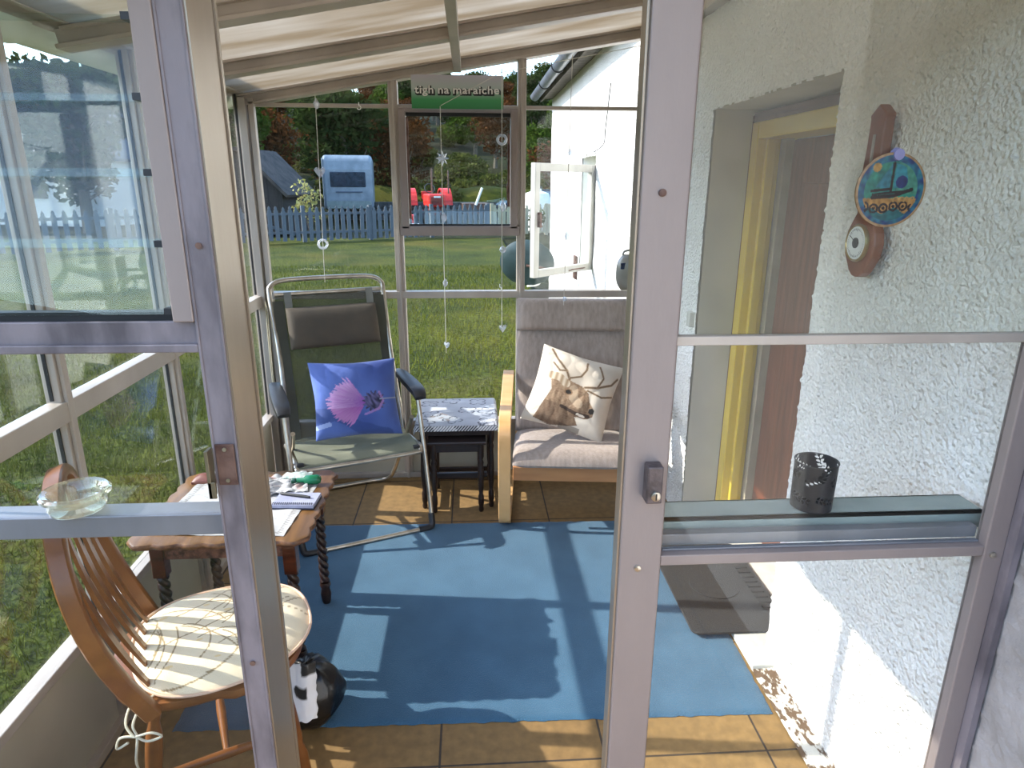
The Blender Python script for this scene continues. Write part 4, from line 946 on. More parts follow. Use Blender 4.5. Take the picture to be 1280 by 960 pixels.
def butter(u, v):
    c = (.30, .31, .34) if True else 0
    q = nz(u*9, v*9, 4)
    c = lerp((.40, .41, .45), (.47, .48, .52), .5+.5*q)
    if min(u, 1-u) < .02 or v < .05: return (.75, .75, .76) if int(u*120+v*60) % 2 else (.05, .05, .06)
    for bx, by, ba in bf:
        dx, dy = (u-bx), (v-by); r = math.hypot(dx, dy); a = math.atan2(dy, dx)+ba
        lim = .085*abs(math.sin(2*a))**.6+.03
        if abs(r-lim) < .009: return (.10, .10, .12)
    if inpoly(u, v, [(.60, .52), (.97, .78), (.97, .12), (.80, .22)]) : return (.86, .86, .85) if nz(u*14, v*14) > -.25 else (.5, .5, .52)
    if inpoly(u, v, [(.15, .30), (.30, .48), (.42, .34), (.55, .25), (.45, .16), (.18, .14)]): return (.88, .87, .84) if nz(u*14, v*14) > -.2 else (.55, .45, .38)
    return c
mb = MB(); nx = ny = 90
def cl(u, v, d_):
    x = -.078+(u-.5)*.43; y = 3.062+.44*v; z = .4645
    if v < .06: y = 3.072-.004*(1-v/.06); z = .4645-.028*(1-v/.06)
    if u < .04: z -= .03*(1-u/.04); x = -.105-.46*.43+ -.0*1
    if u > .96: z -= .03*(u-.96)/.04; x = -.105+.46*.43
    x = -.078+max(-.212, min(.212, (u-.5)*.43*1.02)); 
    return (x, y, z+d_+.0008*nz(u*12, v*12))
mb.shell(nx, ny, lambda u, v: cl(u, v, .002), lambda u, v: cl(u, v, 0))
cc = [butter(i/(nx-1), j/(ny-1)) for j in range(ny) for i in range(nx)]
tag(mb.build('table_cloth', mk('printed_cotton', 'eeeeee', 'ffffff', .8, vcol=True), colfn=cc+cc, smooth=60, base=(-.078, 3.27, .46)), 'grey cloth with butterfly outlines on the dark nesting tables', 'cloth')

# ---- ashtray on the rail
M['clearg'] = glass('thick_clear_glass', tint=(.86, .87, .78), dust=.10, gain=2.2, rough=.02, dustcol=(.8, .78, .66))
at = MB(); at.lathe([(.036, 0), (.043, .003), (.047, .012), (.045, .020), (.050, .026), (.056, .031), (.0565, .036), (.052, .040), (.044, .038), (.038, .030), (.035, .016), (.004, .012)], (-.700, NY+.022, 1.0545), 40)
tag(at.build('glass_ashtray', 'clearg', smooth=35, base=(-.70, NY+.022, 1.0545)), 'round clear glass ashtray standing on the near window rail', 'ashtray')

# ---- candle holder on the ledge
cd = thing('candle_holder', 'black pierced metal candle holder with leaf cut-outs on the ledge', 'candle holder', (.668, NY+.066, 1.0035))
na, nzr = 260, 110; hh = .096; r0 = .0385
import itertools
def leafhole(a, z):   # a in turns around, z height
    s_ = a*2*PI*r0
    for (cs, cz, ang_, n_) in LE:
        dx, dz = s_-cs, z-cz; ca, sa = math.cos(ang_), math.sin(ang_); x = dx*ca+dz*sa; y = -dx*sa+dz*ca
        if -.001 < x < .036:
            k = round(x/.0082); xx = x-k*.0082
            for sg in (-1, 1):
                ddx = xx-.002; ddy = y-sg*.0042
                if (ddx*.8+sg*ddy*.6)**2/.0050**2+(-sg*ddx*.6+ddy*.8)**2/.0025**2 < 1 and 0 <= k <= 4: return True
    return False
LE = []
for k in range(5):
    LE += [(k*.0484+.003, .060, .5, 0), (k*.0484+.028, .066, 1.2, 0), (k*.0484+.026, .030, -.25, 0)]
mb = MB(); vs = []
for j in range(nzr+1):
    for i in range(na):
        a = 2*PI*i/na; z = hh*j/nzr; vs.append((r0*(1+.04*j/nzr)*math.cos(a), r0*(1+.04*j/nzr)*math.sin(a), z))
fs = []
for j in range(nzr):
    for i in range(na):
        if leafhole((i+.5)/na, hh*(j+.5)/nzr): continue
        fs.append((j*na+i, j*na+(i+1) % na, (j+1)*na+(i+1) % na, (j+1)*na+i))
mb.add(vs, fs); bd = mb.build('pierced_body', mk('black_painted_tin', '15161a', '202127', .4, .3), cd, smooth=60)
sm_ = bd.modifiers.new('thickness', 'SOLIDIFY'); sm_.thickness = .0009
MB().lathe([(.0385, .002), (.0385, .0), (.001, .0)], (0, 0, 0), 40).build('base', 'black', cd)
MB().tube([(r0*1.04*math.cos(2*PI*i/48), r0*1.04*math.sin(2*PI*i/48), hh) for i in range(48)], .0013, 6, closed=True).build('rim', 'black', cd, smooth=True)

# ---- suncatcher stuck on the glass of the leaf
sc_ = thing('sun_catcher', 'round painted glass suncatcher with a blue sailing boat on the door glass', 'suncatcher', (.672, NY-.022, 1.605))
def boat(x, y):    # -1..1
    r = math.hypot(x, y)
    if r > .93: return srgb('b89468')
    c = lerp(srgb('2f9a7e'), srgb('17706e'), max(0, min(1, .5+1.2*nz(x*4, y*4, 2))))
    if r > .76: c = lerp(srgb('123f78'), srgb('2a8494'), max(0, min(1, .5+1.3*nz(x*6, y*6))))
    if x > .15 and r < .76 and y > -.1: c = lerp(c, srgb('56a284'), .6)
    if inpoly(x, y, [(-.05, .02), (-.05, .70), (-.45, .08)]): c = srgb('2b7f8d')
    if inpoly(x, y, [(.06, .05), (.06, .72), (.35, .62), (.45, .30), (.36, .08)]): c = srgb('2a93a0')
    if math.hypot(x-.28, y-.22) < .17: c = srgb('16326d')
    if math.hypot(x+.48, y-.60) < .12: c = srgb('c59a4e')
    if y < -.22 and r < .80:
        c = lerp(srgb('c99a52'), srgb('b98443'), .5+.5*nz(x*8, y*8))
    if y < -.55+.08*math.sin(x*9) and r < .82: c = srgb('1b6f72')
    k = (x*3.4) % 1.0
    if -.62 < y < -.30 and -.7 < x < .65:
        cxs = (math.floor(x/.28)+.5)*.28; q = math.hypot(x-cxs, y+.46-.04*math.sin(cxs*5))
        if abs(q-.11) < .030 or q < .045: c = srgb('0c0f1c')
    if pld(x, y, [(.0, -.05), (.0, .72)]) < .035 or pld(x, y, [(-.55, -.02), (-.05, .03)]) < .035 or pld(x, y, [(-.50, -.20), (.10, -.15), (.60, .02)]) < .05 or pld(x, y, [(-.5, -.12), (.05, -.06), (.5, -.02)]) < .03: c = srgb('0b0e18')
    for wx in (.35, .5, .65, .2):
        if abs(math.hypot(x-wx, y+.28)-.09) < .018 and y > -.32: c = srgb('cfa35c')
    return c
_b = boat
def boat(x, y): return tuple(q*.42*(1+.5*nz(x*9, y*9, 6)) for q in _b(x, y))
nr, na = 70, 140; mb = MB(); vs = []; cols = []; rad = .0575
for sg in (-1, 1):
    for i in range(nr):
        r = i/(nr-1)
        for j in range(na):
            a = 2*PI*j/na; x, y = r*math.cos(a), r*math.sin(a); vs.append((x*rad, sg*.0018*(1 if r < .99 else .7), y*rad)); cols.append(boat(x, y))
o_ = nr*na; fs = []
for i in range(nr-1):
    for j in range(na):
        q = (i*na+j, (i+1)*na+j, (i+1)*na+(j+1) % na, i*na+(j+1) % na); fs.append(q); fs.append(tuple(o_+k for k in q[::-1]))
for j in range(na): fs.append(((nr-1)*na+j, o_+(nr-1)*na+j, o_+(nr-1)*na+(j+1) % na, (nr-1)*na+(j+1) % na))
mb.add(vs, fs); mb.build('painted_disc', mk('glazed_paint', 'ffffff', 'ffffff', .25, vcol=True), sc_, colfn=cols, smooth=50)
MB().lathe([(.0085, 0), (.0105, .008), (.011, .0095)], (.004, -.004, .054), 18, 'y').build('suction_cup', mk('mauve_rubber', '6a6a8e', '7c7ca0', .3), sc_, smooth=50)

# ---- banjo barometer on the harled wall
bm = thing('barometer', 'brown wooden banjo barometer hanging on the white harled wall', 'barometer', (.99, 1.625, 1.40))
M['mahog'] = woodm('mahogany', '6b3a28', '8a5038', .35, 6, (1, 1, .2), .1)
yc = 1.630; X0 = .985
bo = [(0, 1.80), (.034, 1.775), (.030, 1.765), (.031, 1.70), (.036, 1.64), (.042, 1.585), (.030, 1.545), (.044, 1.525), (.060, 1.50), (.066, 1.47), (.060, 1.44), (.044, 1.418), (.032, 1.400), (.014, 1.388), (0, 1.386)]
full = bo + [(-a, b) for a, b in bo[-2:0:-1]]
pb_ = MB(); pb_.prism([(yc+a, b) for a, b in full], X0, 1.012, lambda x, y, z: (z, x, y)); pb_.build('case', 'mahog', bm, world=True, bevel=.004)
dy = 1.632
MB().lathe([(.046, .010), (.048, -.002), (.044, -.008), (.040, -.004)], (X0-.002, dy, 1.472), 40, 'x').build('brass_bezel', mk('brass', '8b7a4c', 'a8946a', .3, .8), bm, world=True, smooth=50)
MB().lathe([(.041, 0), (.041, -.003), (.001, -.003)], (X0-.0045, dy, 1.472), 40, 'x').build('dial', mk('white_dial', 'd8dad8', 'e6e8e6', .4), bm, world=True)
dm = MB(); 
for k in range(40):
    a = 2*PI*k/40; L = .004 if k % 5 else .007
    ca, sa = math.cos(a), math.sin(a); r1, r2 = .036, .036-L
    dm.bar((X0-.0080, dy+ca*r1, 1.472+sa*r1), (X0-.0080, dy+ca*r2, 1.472+sa*r2), .0007, .0007)
dm.bar((X0-.0085, dy-.004, 1.470), (X0-.0085, dy+.028, 1.488), .0012, .001)
dm.lathe([(.013, 0), (.013, -.002), (.011, -.0025)], (X0-.0075, dy, 1.472), 24, 'x')
dm.build('dial_marks', 'black', bm, world=True)
MB().box((X0-.003, yc-.004, 1.60), (X0, yc+.004, 1.73)).build('thermometer', mk('thermometer_glass', '9a8f88', 'b5aaa2', .2), bm, world=True)

# ---- radio on the far sill rail
rd = thing('radio', 'silver rounded portable radio on the far sill rail by the house wall', 'radio', (.865, FY-.03, 1.0685))
M['silver'] = mk('silver_plastic', '83827c', '98978f', .35, .4)
def rad_fn(u, v, f_):
    a, b = 2*u-1, 2*v-1; zz = (.5+.5*b)*.19
    wx = .095*(1-.35*abs(b)**3); x = a*wx
    return (x, -.02 + -f_*.055*(max(0, 1-a*a))**.5*(max(0, 1-b**4))**.4, zz+.001)
MB().shell(30, 26, lambda u, v: rad_fn(u, v, 1), lambda u, v: rad_fn(u, v, -.3)).build('body', 'silver', rd, smooth=70)
MB().box((-.078, -.062, .118), (-.040, -.050, .150), Matrix.Rotation(R(12), 3, 'Z')).build('display', mk('blue_display', '16233f', '243558', .2), rd)
MB().lathe([(.006, 0), (.006, -.006)], (-.018, -.073, .135), 12, 'y').build('knob', 'wt', rd)
MB().tube(smooth_path([(-.06, -.02, .175), (-.055, -.02, .205), (0, -.02, .212), (.055, -.02, .205), (.06, -.02, .175)]), .006, 8).build('handle', 'silver', rd, smooth=True)

# ---- name board
sg = thing('name_board', 'green and grey name board reading tigh na maraiche over the louvre window', 'sign', (-.046, 3.43, 1.955))
mb = MB(); mb.box((-.222, -.004, 0), (.217, .004, .150)); 
nx, ny = 60, 60; g2 = MB(); g2.grid(nx, ny, lambda u, v: (-.222+.439*u, -.0046, .150*v)); cols = []
for j in range(ny):
    for i in range(nx):
        v = j/(ny-1)
        c = lerp(srgb('2f7a46'), srgb('3c9157'), v/.28) if v < .28 else (lerp(srgb('3c9157'), srgb('a9b5ad'), (v-.28)/.32) if v < .6 else lerp(srgb('a9b5ad'), srgb('b0aab4'), (v-.6)/.4))
        cols.append(c)
mb.build('board', mk('board_edge', '9aa09a', 'a8aea8', .4), sg); g2.build('printed_face', mk('printed_board', 'ffffff', 'ffffff', .35, vcol=True), sg, colfn=cols)
def text(body, size, loc, mat, off, extr, parent, name, xs=1.0):
    c = bpy.data.curves.new(name, 'FONT'); c.body = body; c.size = size; c.align_x = 'CENTER'; c.align_y = 'CENTER'; c.offset = off; c.extrude = extr; c.space_character = 1.08
    to = bpy.data.objects.new('tmp', c); COL.objects.link(to); dg = bpy.context.evaluated_depsgraph_get(); me = bpy.data.meshes.new_from_object(to.evaluated_get(dg))
    bpy.data.objects.remove(to); me.materials.clear(); me.materials.append(M[mat] if isinstance(mat, str) else mat)
    for v in me.vertices: v.co = (v.co.x*xs, -v.co.z, v.co.y)
    o = bpy.data.objects.new(name, me); COL.objects.link(o); o.parent = parent; o.location = loc; return o
for w_, x_ in (('tigh', -.160), ('na', -.070), ('maraiche', .086)):
    text(w_, .049, (x_+.003, -.0055, .079), 'dark_gap', .0050, .0005, sg, 'lettering_shadow', 1.16)
    text(w_, .049, (x_, -.0068, .083), 'wt', .0008, .0006, sg, 'lettering', 1.16)
for x in (-.21, .205): MB().tube([(x, 0, .150), (x+.004, .01, .19)], .0012, 6).build('hanging_wire', 'steel', sg)

# ---- strings of crystals
M['crystal'] = glass('cut_crystal', tint=(.82, .88, .95), dust=.28, gain=3, dustcol=(.85, .88, .95))
M['string'] = mk('white_string', 'b9b5ab', 'cfcbc0', .8)
def crystal(kind, r, mb=None):
    mb = MB()
    if kind == 'star':
        o = []
        for k in range(16): a = 2*PI*k/16; q = r if k % 2 == 0 else r*.5; o.append((q*math.cos(a), q*math.sin(a)))
        n = 16; mb.add([(x, 0, z) for x, z in o]+[(0, -r*.35, 0), (0, r*.35, 0)], [(i, (i+1) % n, n) for i in range(n)]+[((i+1) % n, i, n+1) for i in range(n)])
    elif kind == 'ring':
        mb.tube([(r*math.cos(2*PI*i/24), 0, r*math.sin(2*PI*i/24)) for i in range(24)], r*.32, 6, closed=True)
    elif kind == 'drop':
        mb.lathe([(.0005, r*1.3), (r*.35, r*.8), (r*.75, r*.1), (r*.7, -r*.4), (r*.4, -r*.9), (.0005, -r*1.15)], (0, 0, 0), 7)
        mb.v = [(x, y*.5, z) for x, y, z in mb.v]
    elif kind == 'heart':
        o = [(.0, -1), (.7, -.2), (1, .4), (.75, .85), (.35, .85), (0, .5), (-.35, .85), (-.75, .85), (-1, .4), (-.7, -.2)]; o = [(x*r, z*r) for x, z in o]; n = len(o)
        mb.add([(x, 0, z) for x, z in o]+[(0, -r*.4, 0), (0, r*.4, 0)], [(i, (i+1) % n, n) for i in range(n)]+[((i+1) % n, i, n+1) for i in range(n)])
    else:
        mb.lathe([(.0005, r), (r*.6, r*.8), (r, 0), (r*.6, -r*.8), (.0005, -r)], (0, 0, 0), 8)
    return mb
def strand(label, x, y, z0, z1, items, group=None, dx=0):
    t = thing('crystal_strand', label, 'hanging crystals', (x, y, z1))
    MB().tube([(0, 0, 0), (dx*.5, 0, (z0-z1)/2), (dx, 0, z0-z1)], .0016, 6).build('string', 'string', t, smooth=True)
    for kind, z, r in items:
        o = crystal(kind, r).build('crystal', 'crystal', t); o.location = (dx*(z1-z)/(z1-z0)+(.004 if kind != 'ring' else 0), -.003, z-z1); o.rotation_euler = (0, 0, random.uniform(-.5, .5))
def zat(v, y=3.3): return 1.62 + y*math.tan(math.atan((480-v)/820)-R(17.1))/1.0
strand('left string of clear crystals hanging before the caravan', -.694, 3.3, zat(352), zat(120), [('drop', zat(133), .020), ('heart', zat(217), .026), ('ring', zat(305), .020)], dx=-.02)
strand('long string of crystals with a star, hanging under the name board', -.128, 3.3, zat(440), zat(134), [('star', zat(199), .036), ('drop', zat(272), .020), ('drop', zat(353), .018), ('heart', zat(430), .018)])
strand('string of crystals with ring and flower hanging beside the right-hand post', .158, 3.3, zat(412), zat(86), [('ring', zat(175), .020), ('drop', zat(258), .024), ('bead', zat(312), .017), ('heart', zat(410), .022)])
strand('string of small crystals hanging in front of the open casement window', .482, 3.3, zat(382), zat(68), [('drop', zat(190), .014), ('drop', zat(295), .018), ('bead', zat(374), .012)], dx=-.01)
tag(MB().tube(smooth_path([(-1.03, 3.36, 1.04), (-1.035, 3.36, .8), (-1.035, 3.36, .55), (-1.04, 3.36, .50)]), .0025, 6).tube([(-1.03, 3.36, 1.035), (-1.02, 3.35, 1.0), (-1.03, 3.36, .6)], .0022, 6).build('hanging_cord', 'cord', smooth=True, base=(-1.035, 3.36, .5)), 'pale cord hanging beside the left back corner post', 'cord')
for x, lab in ((-.525, 'white plastic hook on the far glazing bar left of the name board'), (.155, 'white plastic hook on the far sill rail left of the armchair')):
    zb = 1.965 if x < 0 else 1.085
    tag(MB().tube([(x, 3.47, zb+.02)]+[(x+.009*math.cos(R(a)), 3.47, zb-.004+.009*math.sin(R(a))) for a in range(90, -181, -30)], .0022, 6).build('hook', 'wt', smooth=True, base=(x, 3.47, zb)), lab, 'hook')
tag(MB().tube([(-.128, 3.38, 1.965), (.158, 3.40, 2.115), (.9, 3.44, 2.26)], .0015, 6).build('string_line', 'string', smooth=True, base=(-.128, 3.38, 1.965)), 'thin string stretched up across the name board to the roof', 'string')

# ================================================================== OUTSIDE THINGS
M['bluewood'] = mk('blue_grey_fence_paint', '4a5157', '636b72', .8, 0, 6, (1, 1, .2), .3, 30)
M['rawwood'] = mk('weathered_fence_timber', 'a39a80', 'bcb396', .85, 0, 6, (1, 1, .2), .3, 30)
def picket_fence(label, A, B, n, mat, posts, h=1.0, brace=False):
    A, B = Vector(A), Vector(B); L = (B-A).length; d_ = (B-A).normalized(); t = thing('picket_fence', label, 'fence', tuple(A), math.atan2(d_.y, d_.x))
    proto = None
    for k in range(n):
        x = L*(k+.5)/n
        if proto is None:
            proto = MB(); w = .056
            proto.prism([(-w, .05), (w, .05), (w, h-.13), (w*.55, h-.10), (w*.75, h-.06), (0, h), (-w*.75, h-.06), (-w*.55, h-.10), (-w, h-.13)], -.012, .012, lambda X, Y, Z: (X, Z, Y))
            o = proto.build('picket', mat, t); proto = o
        else:
            o = proto.copy(); COL.objects.link(o); o.parent = t
        o.location = (x, random.uniform(-.004, .004), random.uniform(-.02, .02)); o.rotation_euler = (0, random.uniform(-.02, .02), 0)
    for z in (.24, .76): MB().box((0, .012, z), (L, .045, z+.07)).build('rail', mat, t)
    for k in range(posts+1): x = L*k/posts; MB().box((x-.05, .02, 0), (x+.05, .12, h+.02)).build('post', mat, t)
    if brace: MB().bar((.2, .03, .78), (1.7, .03, .22), .03, .08, up=(0, 0, 1)).build('brace', mat, t)
picket_fence('blue-grey picket fence across the far end of the lawn', (-6.5, 19.0, -.03), (.62, 22.3, -.03), 42, 'bluewood', 4, brace=True)
picket_fence('bare timber picket fence continuing right from the blue-grey one', (.75, 22.4, -.03), (4.4, 22.9, -.03), 24, 'rawwood', 2)
picket_fence('dark picket fence at the left edge of the lawn', (-14.5, 13.0, -.03), (-6.9, 18.9, -.03), 44, 'bluewood', 4)
# caravan
cv = thing('caravan', 'old blue and white touring caravan parked behind the fence', 'caravan', (-6.1, 29.5, 0), R(7)); cv.scale = (1.0, 1.0, 1.13)
M['cvblue'] = mk('pale_blue_caravan_paint', '66757f', '7c8a93', .4, 0, 3)
cvp = [(0, .45), (-.03, .8), (0, 1.9), (.10, 2.28), (.35, 2.42), (4.6, 2.42), (4.9, 2.2), (5.0, 1.2), (4.9, .45)]
MB().prism([(y, z) for y, z in cvp], 0, 2.05, lambda x, y, z: (z, x, y)).build('body', 'cvblue', cv, bevel=.14, seg=4)
MB().box((.30, -.055, 1.28), (1.75, .0, 1.82)).build('window', mk('caravan_window', '1a2533', '2b3a4a', .15), cv, bevel=.03)
MB().box((.10, -.03, .50), (1.95, .03, .78)).build('skirt_panel', mk('grey_green_panel', '6a7a78', '7b8b88', .5), cv, bevel=.01)
MB().box((-.02, .1, .5), (-.005, 4.7, 2.3)).build('side_panel', 'wt', cv)
MB().lathe([(.05, 0), (.30, .0), (.32, .05), (.32, .15), (.30, .2), (.05, .2)], (-.05, 2.6, .30), 24, 'x').build('wheel', 'black', cv, smooth=50)
MB().lathe([(.05, 0), (.30, .0), (.32, .05), (.32, .15), (.30, .2), (.05, .2)], (1.88, 2.6, .30), 24, 'x').build('wheel', 'black', cv, smooth=50)
MB().box((.4, 0, .02), (.5, .1, .5)).box((1.55, 0, .02), (1.65, .1, .5)).build('stabiliser', 'black', cv)
MB().box((.5, -.05, 1.08), (1.6, -.02, 1.12)).build('trim_strip', mk('dark_trim', '2d3c50', '3c4c60', .5), cv)
# red tractor
tr = thing('tractor', 'old red tractor parked behind the blue-grey fence', 'tractor', (-1.42, 26.0, 0), R(12))
M['red'] = mk('tractor_red', 'c5201a', 'd8352c', .4, 0, 4)
MB().box((-.10, 0, .75), (.55, 1.5, 1.22)).box((-.04, 1.5, .8), (.5, 1.9, 1.1)).build('bonnet', 'red', tr, bevel=.07, seg=3)
MB().box((.0, -.02, .82), (.45, .01, 1.12)).build('grille', mk('dark_grille', '5a1512', '7a1e1a', .6), tr)
MB().box((.1, -.04, 1.09), (.35, -.015, 1.15)).build('badge', 'wt', tr)
MB().box((.05, .2, .45), (.4, 2.4, .78)).build('chassis', mk('dark_red_iron', '5e1a16', '7a2a24', .7), tr, bevel=.02)
for x in (-.55, .85):
    MB().lathe([(.28, 0), (.60, .0), (.65, .05), (.65, .28), (.60, .33), (.28, .33)], (x-.15, 2.1, .65), 28, 'x').build('rear_wheel', 'black', tr, smooth=50)
    MB().lathe([(.05, 0), (.28, .0), (.28, .2), (.05, .2)], (x-.08, 2.1, .65), 20, 'x').build('wheel_rim', 'red', tr, smooth=50)
    MB().prism([(2.1+.78*math.cos(R(a)), .65+.78*math.sin(R(a))) for a in range(20, 171, 15)]+[(2.1+.72*math.cos(R(a)), .65+.72*math.sin(R(a))) for a in range(170, 19, -15)], x-.18, x+.22, lambda a, b, c: (c, a, b)).build('mudguard', 'red', tr)
for x in (-.4, .65): MB().lathe([(.08, 0), (.30, .0), (.33, .04), (.33, .12), (.30, .16), (.08, .16)], (x, .35, .33), 22, 'x').build('front_wheel', 'black', tr, smooth=50)
MB().tube([(.15, .7, 1.2), (.15, .7, 2.15)], .035, 8).build('exhaust_pipe', 'rust', tr)
MB().tube([(.95, 1.6, 1.2), (.95, 1.6, 2.1)], .03, 8).build('roll_bar', 'rust', tr)
MB().tube([(.22+.2*math.cos(R(a)), 1.75+.1*math.sin(R(a)), 1.42+.17*math.sin(R(a))) for a in range(0, 360, 20)], .02, 6, closed=True).build('steering_wheel', 'black', tr)
MB().box((.0, 2.2, .95), (.42, 2.55, 1.02)).box((.0, 2.5, 1.0), (.42, 2.56, 1.3)).build('seat', 'red', tr, bevel=.03)
# dark vehicle / machinery right of it
car = thing('parked_car', 'dark blue parked car seen over the picket fence', 'car', (1.3, 27.5, 0), R(8))
M['navy'] = mk('dark_car_paint', '1b2430', '2a3644', .25, .2)
MB().prism([(0, .35), (0, .75), (.25, .92), (1.1, .98), (1.6, 1.38), (2.9, 1.40), (3.5, 1.0), (4.1, .92), (4.2, .7), (4.2, .35)], 0, 1.6, lambda x, y, z: (x, z, y)).build('body', M['navy'], car, bevel=.06, seg=3)
MB().prism([(1.25, 1.0), (1.66, 1.32), (2.85, 1.34), (3.3, 1.0)], -.012, .03, lambda x, y, z: (x, z, y)).build('side_window', mk('car_glass', '66798a', '8597a6', .08), car)
for x in (.8, 3.3):
    MB().lathe([(.05, 0), (.28, 0), (.31, .04), (.31, .18), (.28, .22), (.05, .22)], (x, -.03, .31), 22, 'y').build('wheel', 'black', car, smooth=50)
    MB().lathe([(.02, 0), (.17, 0), (.17, .03), (.02, .03)], (x, -.05, .31), 16, 'y').build('hubcap', 'steel', car, smooth=50)
wbx = thing('farm_trailer', 'small dark metal trailer with a raised white shaft behind the fence', 'trailer', (-.25, 27.0, 0), R(5))
MB().box((0, 0, .45), (1.1, 1.5, .85)).box((.08, .08, .85), (1.02, 1.42, .86)).build('box', 'rust', wbx, bevel=.02)
for x in (-.18, 1.1): MB().lathe([(.05, 0), (.27, 0), (.3, .04), (.3, .12), (.05, .16)], (x, .75, .30), 20, 'x').build('wheel', 'black', wbx, smooth=50)
MB().tube([(.5, -.1, .8), (.75, -.15, 1.45)], .05, 8).build('shaft', 'wt', wbx)
bike = thing('ride_on_mower', 'red and white garden machine partly hidden behind the fence', 'mower', (-2.35, 24.0, 0), R(20))
MB().box((0, 0, .25), (.55, .9, .55)).box((.1, .5, .55), (.45, .85, .85)).build('body', 'red', bike, bevel=.05)
MB().box((-.05, -.2, .12), (.6, .5, .26)).build('cutting_deck', 'wt', bike, bevel=.03)
for x, y, r_ in ((-.1, .1, .16), (.55, .1, .16), (-.12, .85, .22), (.55, .85, .22)): MB().lathe([(.03, 0), (r_, 0), (r_, .1), (.03, .1)], (x, y, r_), 16, 'x').build('wheel', 'black', bike)
# shed
sh = thing('shed', 'dark leaning wooden shed at the left behind the fence', 'shed', (-7.3, 22.6, 0), R(-6))
M['shed'] = mk('black_tarred_boards', '1b1a1a', '302e2c', .9, 0, 4, (8, 8, .5), .5, 20)
MB().prism([(-2.6, 0), (1.35, 0), (1.35, 1.35), (.15, 2.55), (-2.6, 2.75)], 0, 2.6, lambda x, y, z: (x, z, y)).build('walls', 'shed', sh)
MB().prism([(-2.8, 2.77), (.16, 2.56), (1.55, 1.16), (1.60, 1.24), (.20, 2.66), (-2.8, 2.88)], -.2, 2.8, lambda x, y, z: (x, z, y)).build('roof', mk('rusted_tin', '262424', '45403b', .9, 0, 3), sh)
MB().box((-.6, -.03, .1), (.3, .0, 1.6)).build('door', 'shed', sh)
# white farm building far left
hs = thing('white_outbuilding', 'white gabled outbuilding beyond the left side of the lawn', 'building', (-16.2, 27.0, 0), R(-20))
MB().prism([(-2.5, 0), (2.5, 0), (2.5, 2.6), (0, 4.3), (-2.5, 2.6)], 0, 7, lambda x, y, z: (x, z, y)).build('walls', mk('white_render', 'd9dbdc', 'e6e8e9', .8), hs)
for s_ in (-1, 1): MB().add([(s_*2.8, -.2, 2.45), (s_*2.8, 7.2, 2.45), (0, 7.2, 4.45), (0, -.2, 4.45), (s_*2.8, -.2, 2.35), (s_*2.8, 7.2, 2.35), (0, 7.2, 4.33), (0, -.2, 4.33)], [(0,1,2,3),(7,6,5,4),(0,4,5,1),(3,7,4,0),(2,6,7,3),(1,5,6,2)]).build('roof_slope', 'slate', hs)
MB().box((-.5, -.03, 1.0), (.5, .02, 2.0)).build('window', mk('dark_pane', '1c2430', '2a3240', .2), hs)
# round dish on a wall arm
gtb = thing('satellite_dish', 'dark grey-green round dish on a wall arm beyond the open casement window', 'satellite dish', (.53, 6.3, .65))
rot = Matrix.Rotation(R(14), 3, 'X') @ Matrix.Rotation(R(-12), 3, 'Z')
dsk = MB(); dsk.lathe([(.001, 0), (.10, .004), (.18, .018), (.24, .040), (.262, .056), (.262, .060), (.24, .046), (.18, .024), (.10, .010), (.001, .006)], (0, 0, 0), 48, 'y', cap=False); dsk.v = [tuple(rot @ Vector((p[0], p[1], p[2]*.87)) + Vector((0, 0, .225))) for p in dsk.v]; dsk.build('reflector', mk('dark_green_dish_paint', '27393a', '34484a', .45), gtb, smooth=50)
MB().tube(smooth_path([(0, 0, .22), (.18, .0, .20), (.40, .10, .18), (.50, .12, .18)]), .014, 8).build('wall_arm', 'rust', gtb, smooth=True)
MB().box((.475, .05, .08), (.495, .19, .30)).build('wall_plate', 'rust', gtb, bevel=.003)
MB().tube(smooth_path([(.02, .05, .02), (.14, .18, .02), (.20, .34, .12), (.18, .38, .22)]), .010, 8).build('feed_arm', 'wt', gtb, smooth=True)
MB().box((.14, .34, .20), (.22, .42, .26)).build('feed_horn', 'black', gtb, bevel=.01)

# white garden chair and turquoise barrel behind the fence on the right
cvr = thing('white_water_tank', 'white water tank beyond the fence beside the open window', 'tank', (2.35, 23.8, 0))
MB().lathe([(.40, 0), (.48, .05), (.48, 1.1), (.40, 1.3), (.15, 1.38), (.15, 1.45)], (0, 0, 0), 28).build('body', 'wt', cvr, smooth=50)
MB().lathe([(.16, 1.45), (.16, 1.52), (.02, 1.53)], (0, 0, 0), 20).build('lid', 'black', cvr, smooth=50)
tq = thing('turquoise_bin', 'turquoise plastic barrel beyond the fence near the house corner', 'barrel', (3.45, 24.0, 0))
MB().lathe([(.30, 0), (.38, .1), (.40, .6), (.38, 1.25), (.30, 1.38), (.02, 1.4)], (0, 0, 0), 28).build('body', mk('turquoise_plastic', '4fa39c', '66b8b0', .4), tq, smooth=50)
MB().lathe([(.385, 1.16), (.41, 1.18), (.41, 1.22), (.385, 1.24)], (0, 0, 0), 28).build('band', 'black', tq, smooth=50)

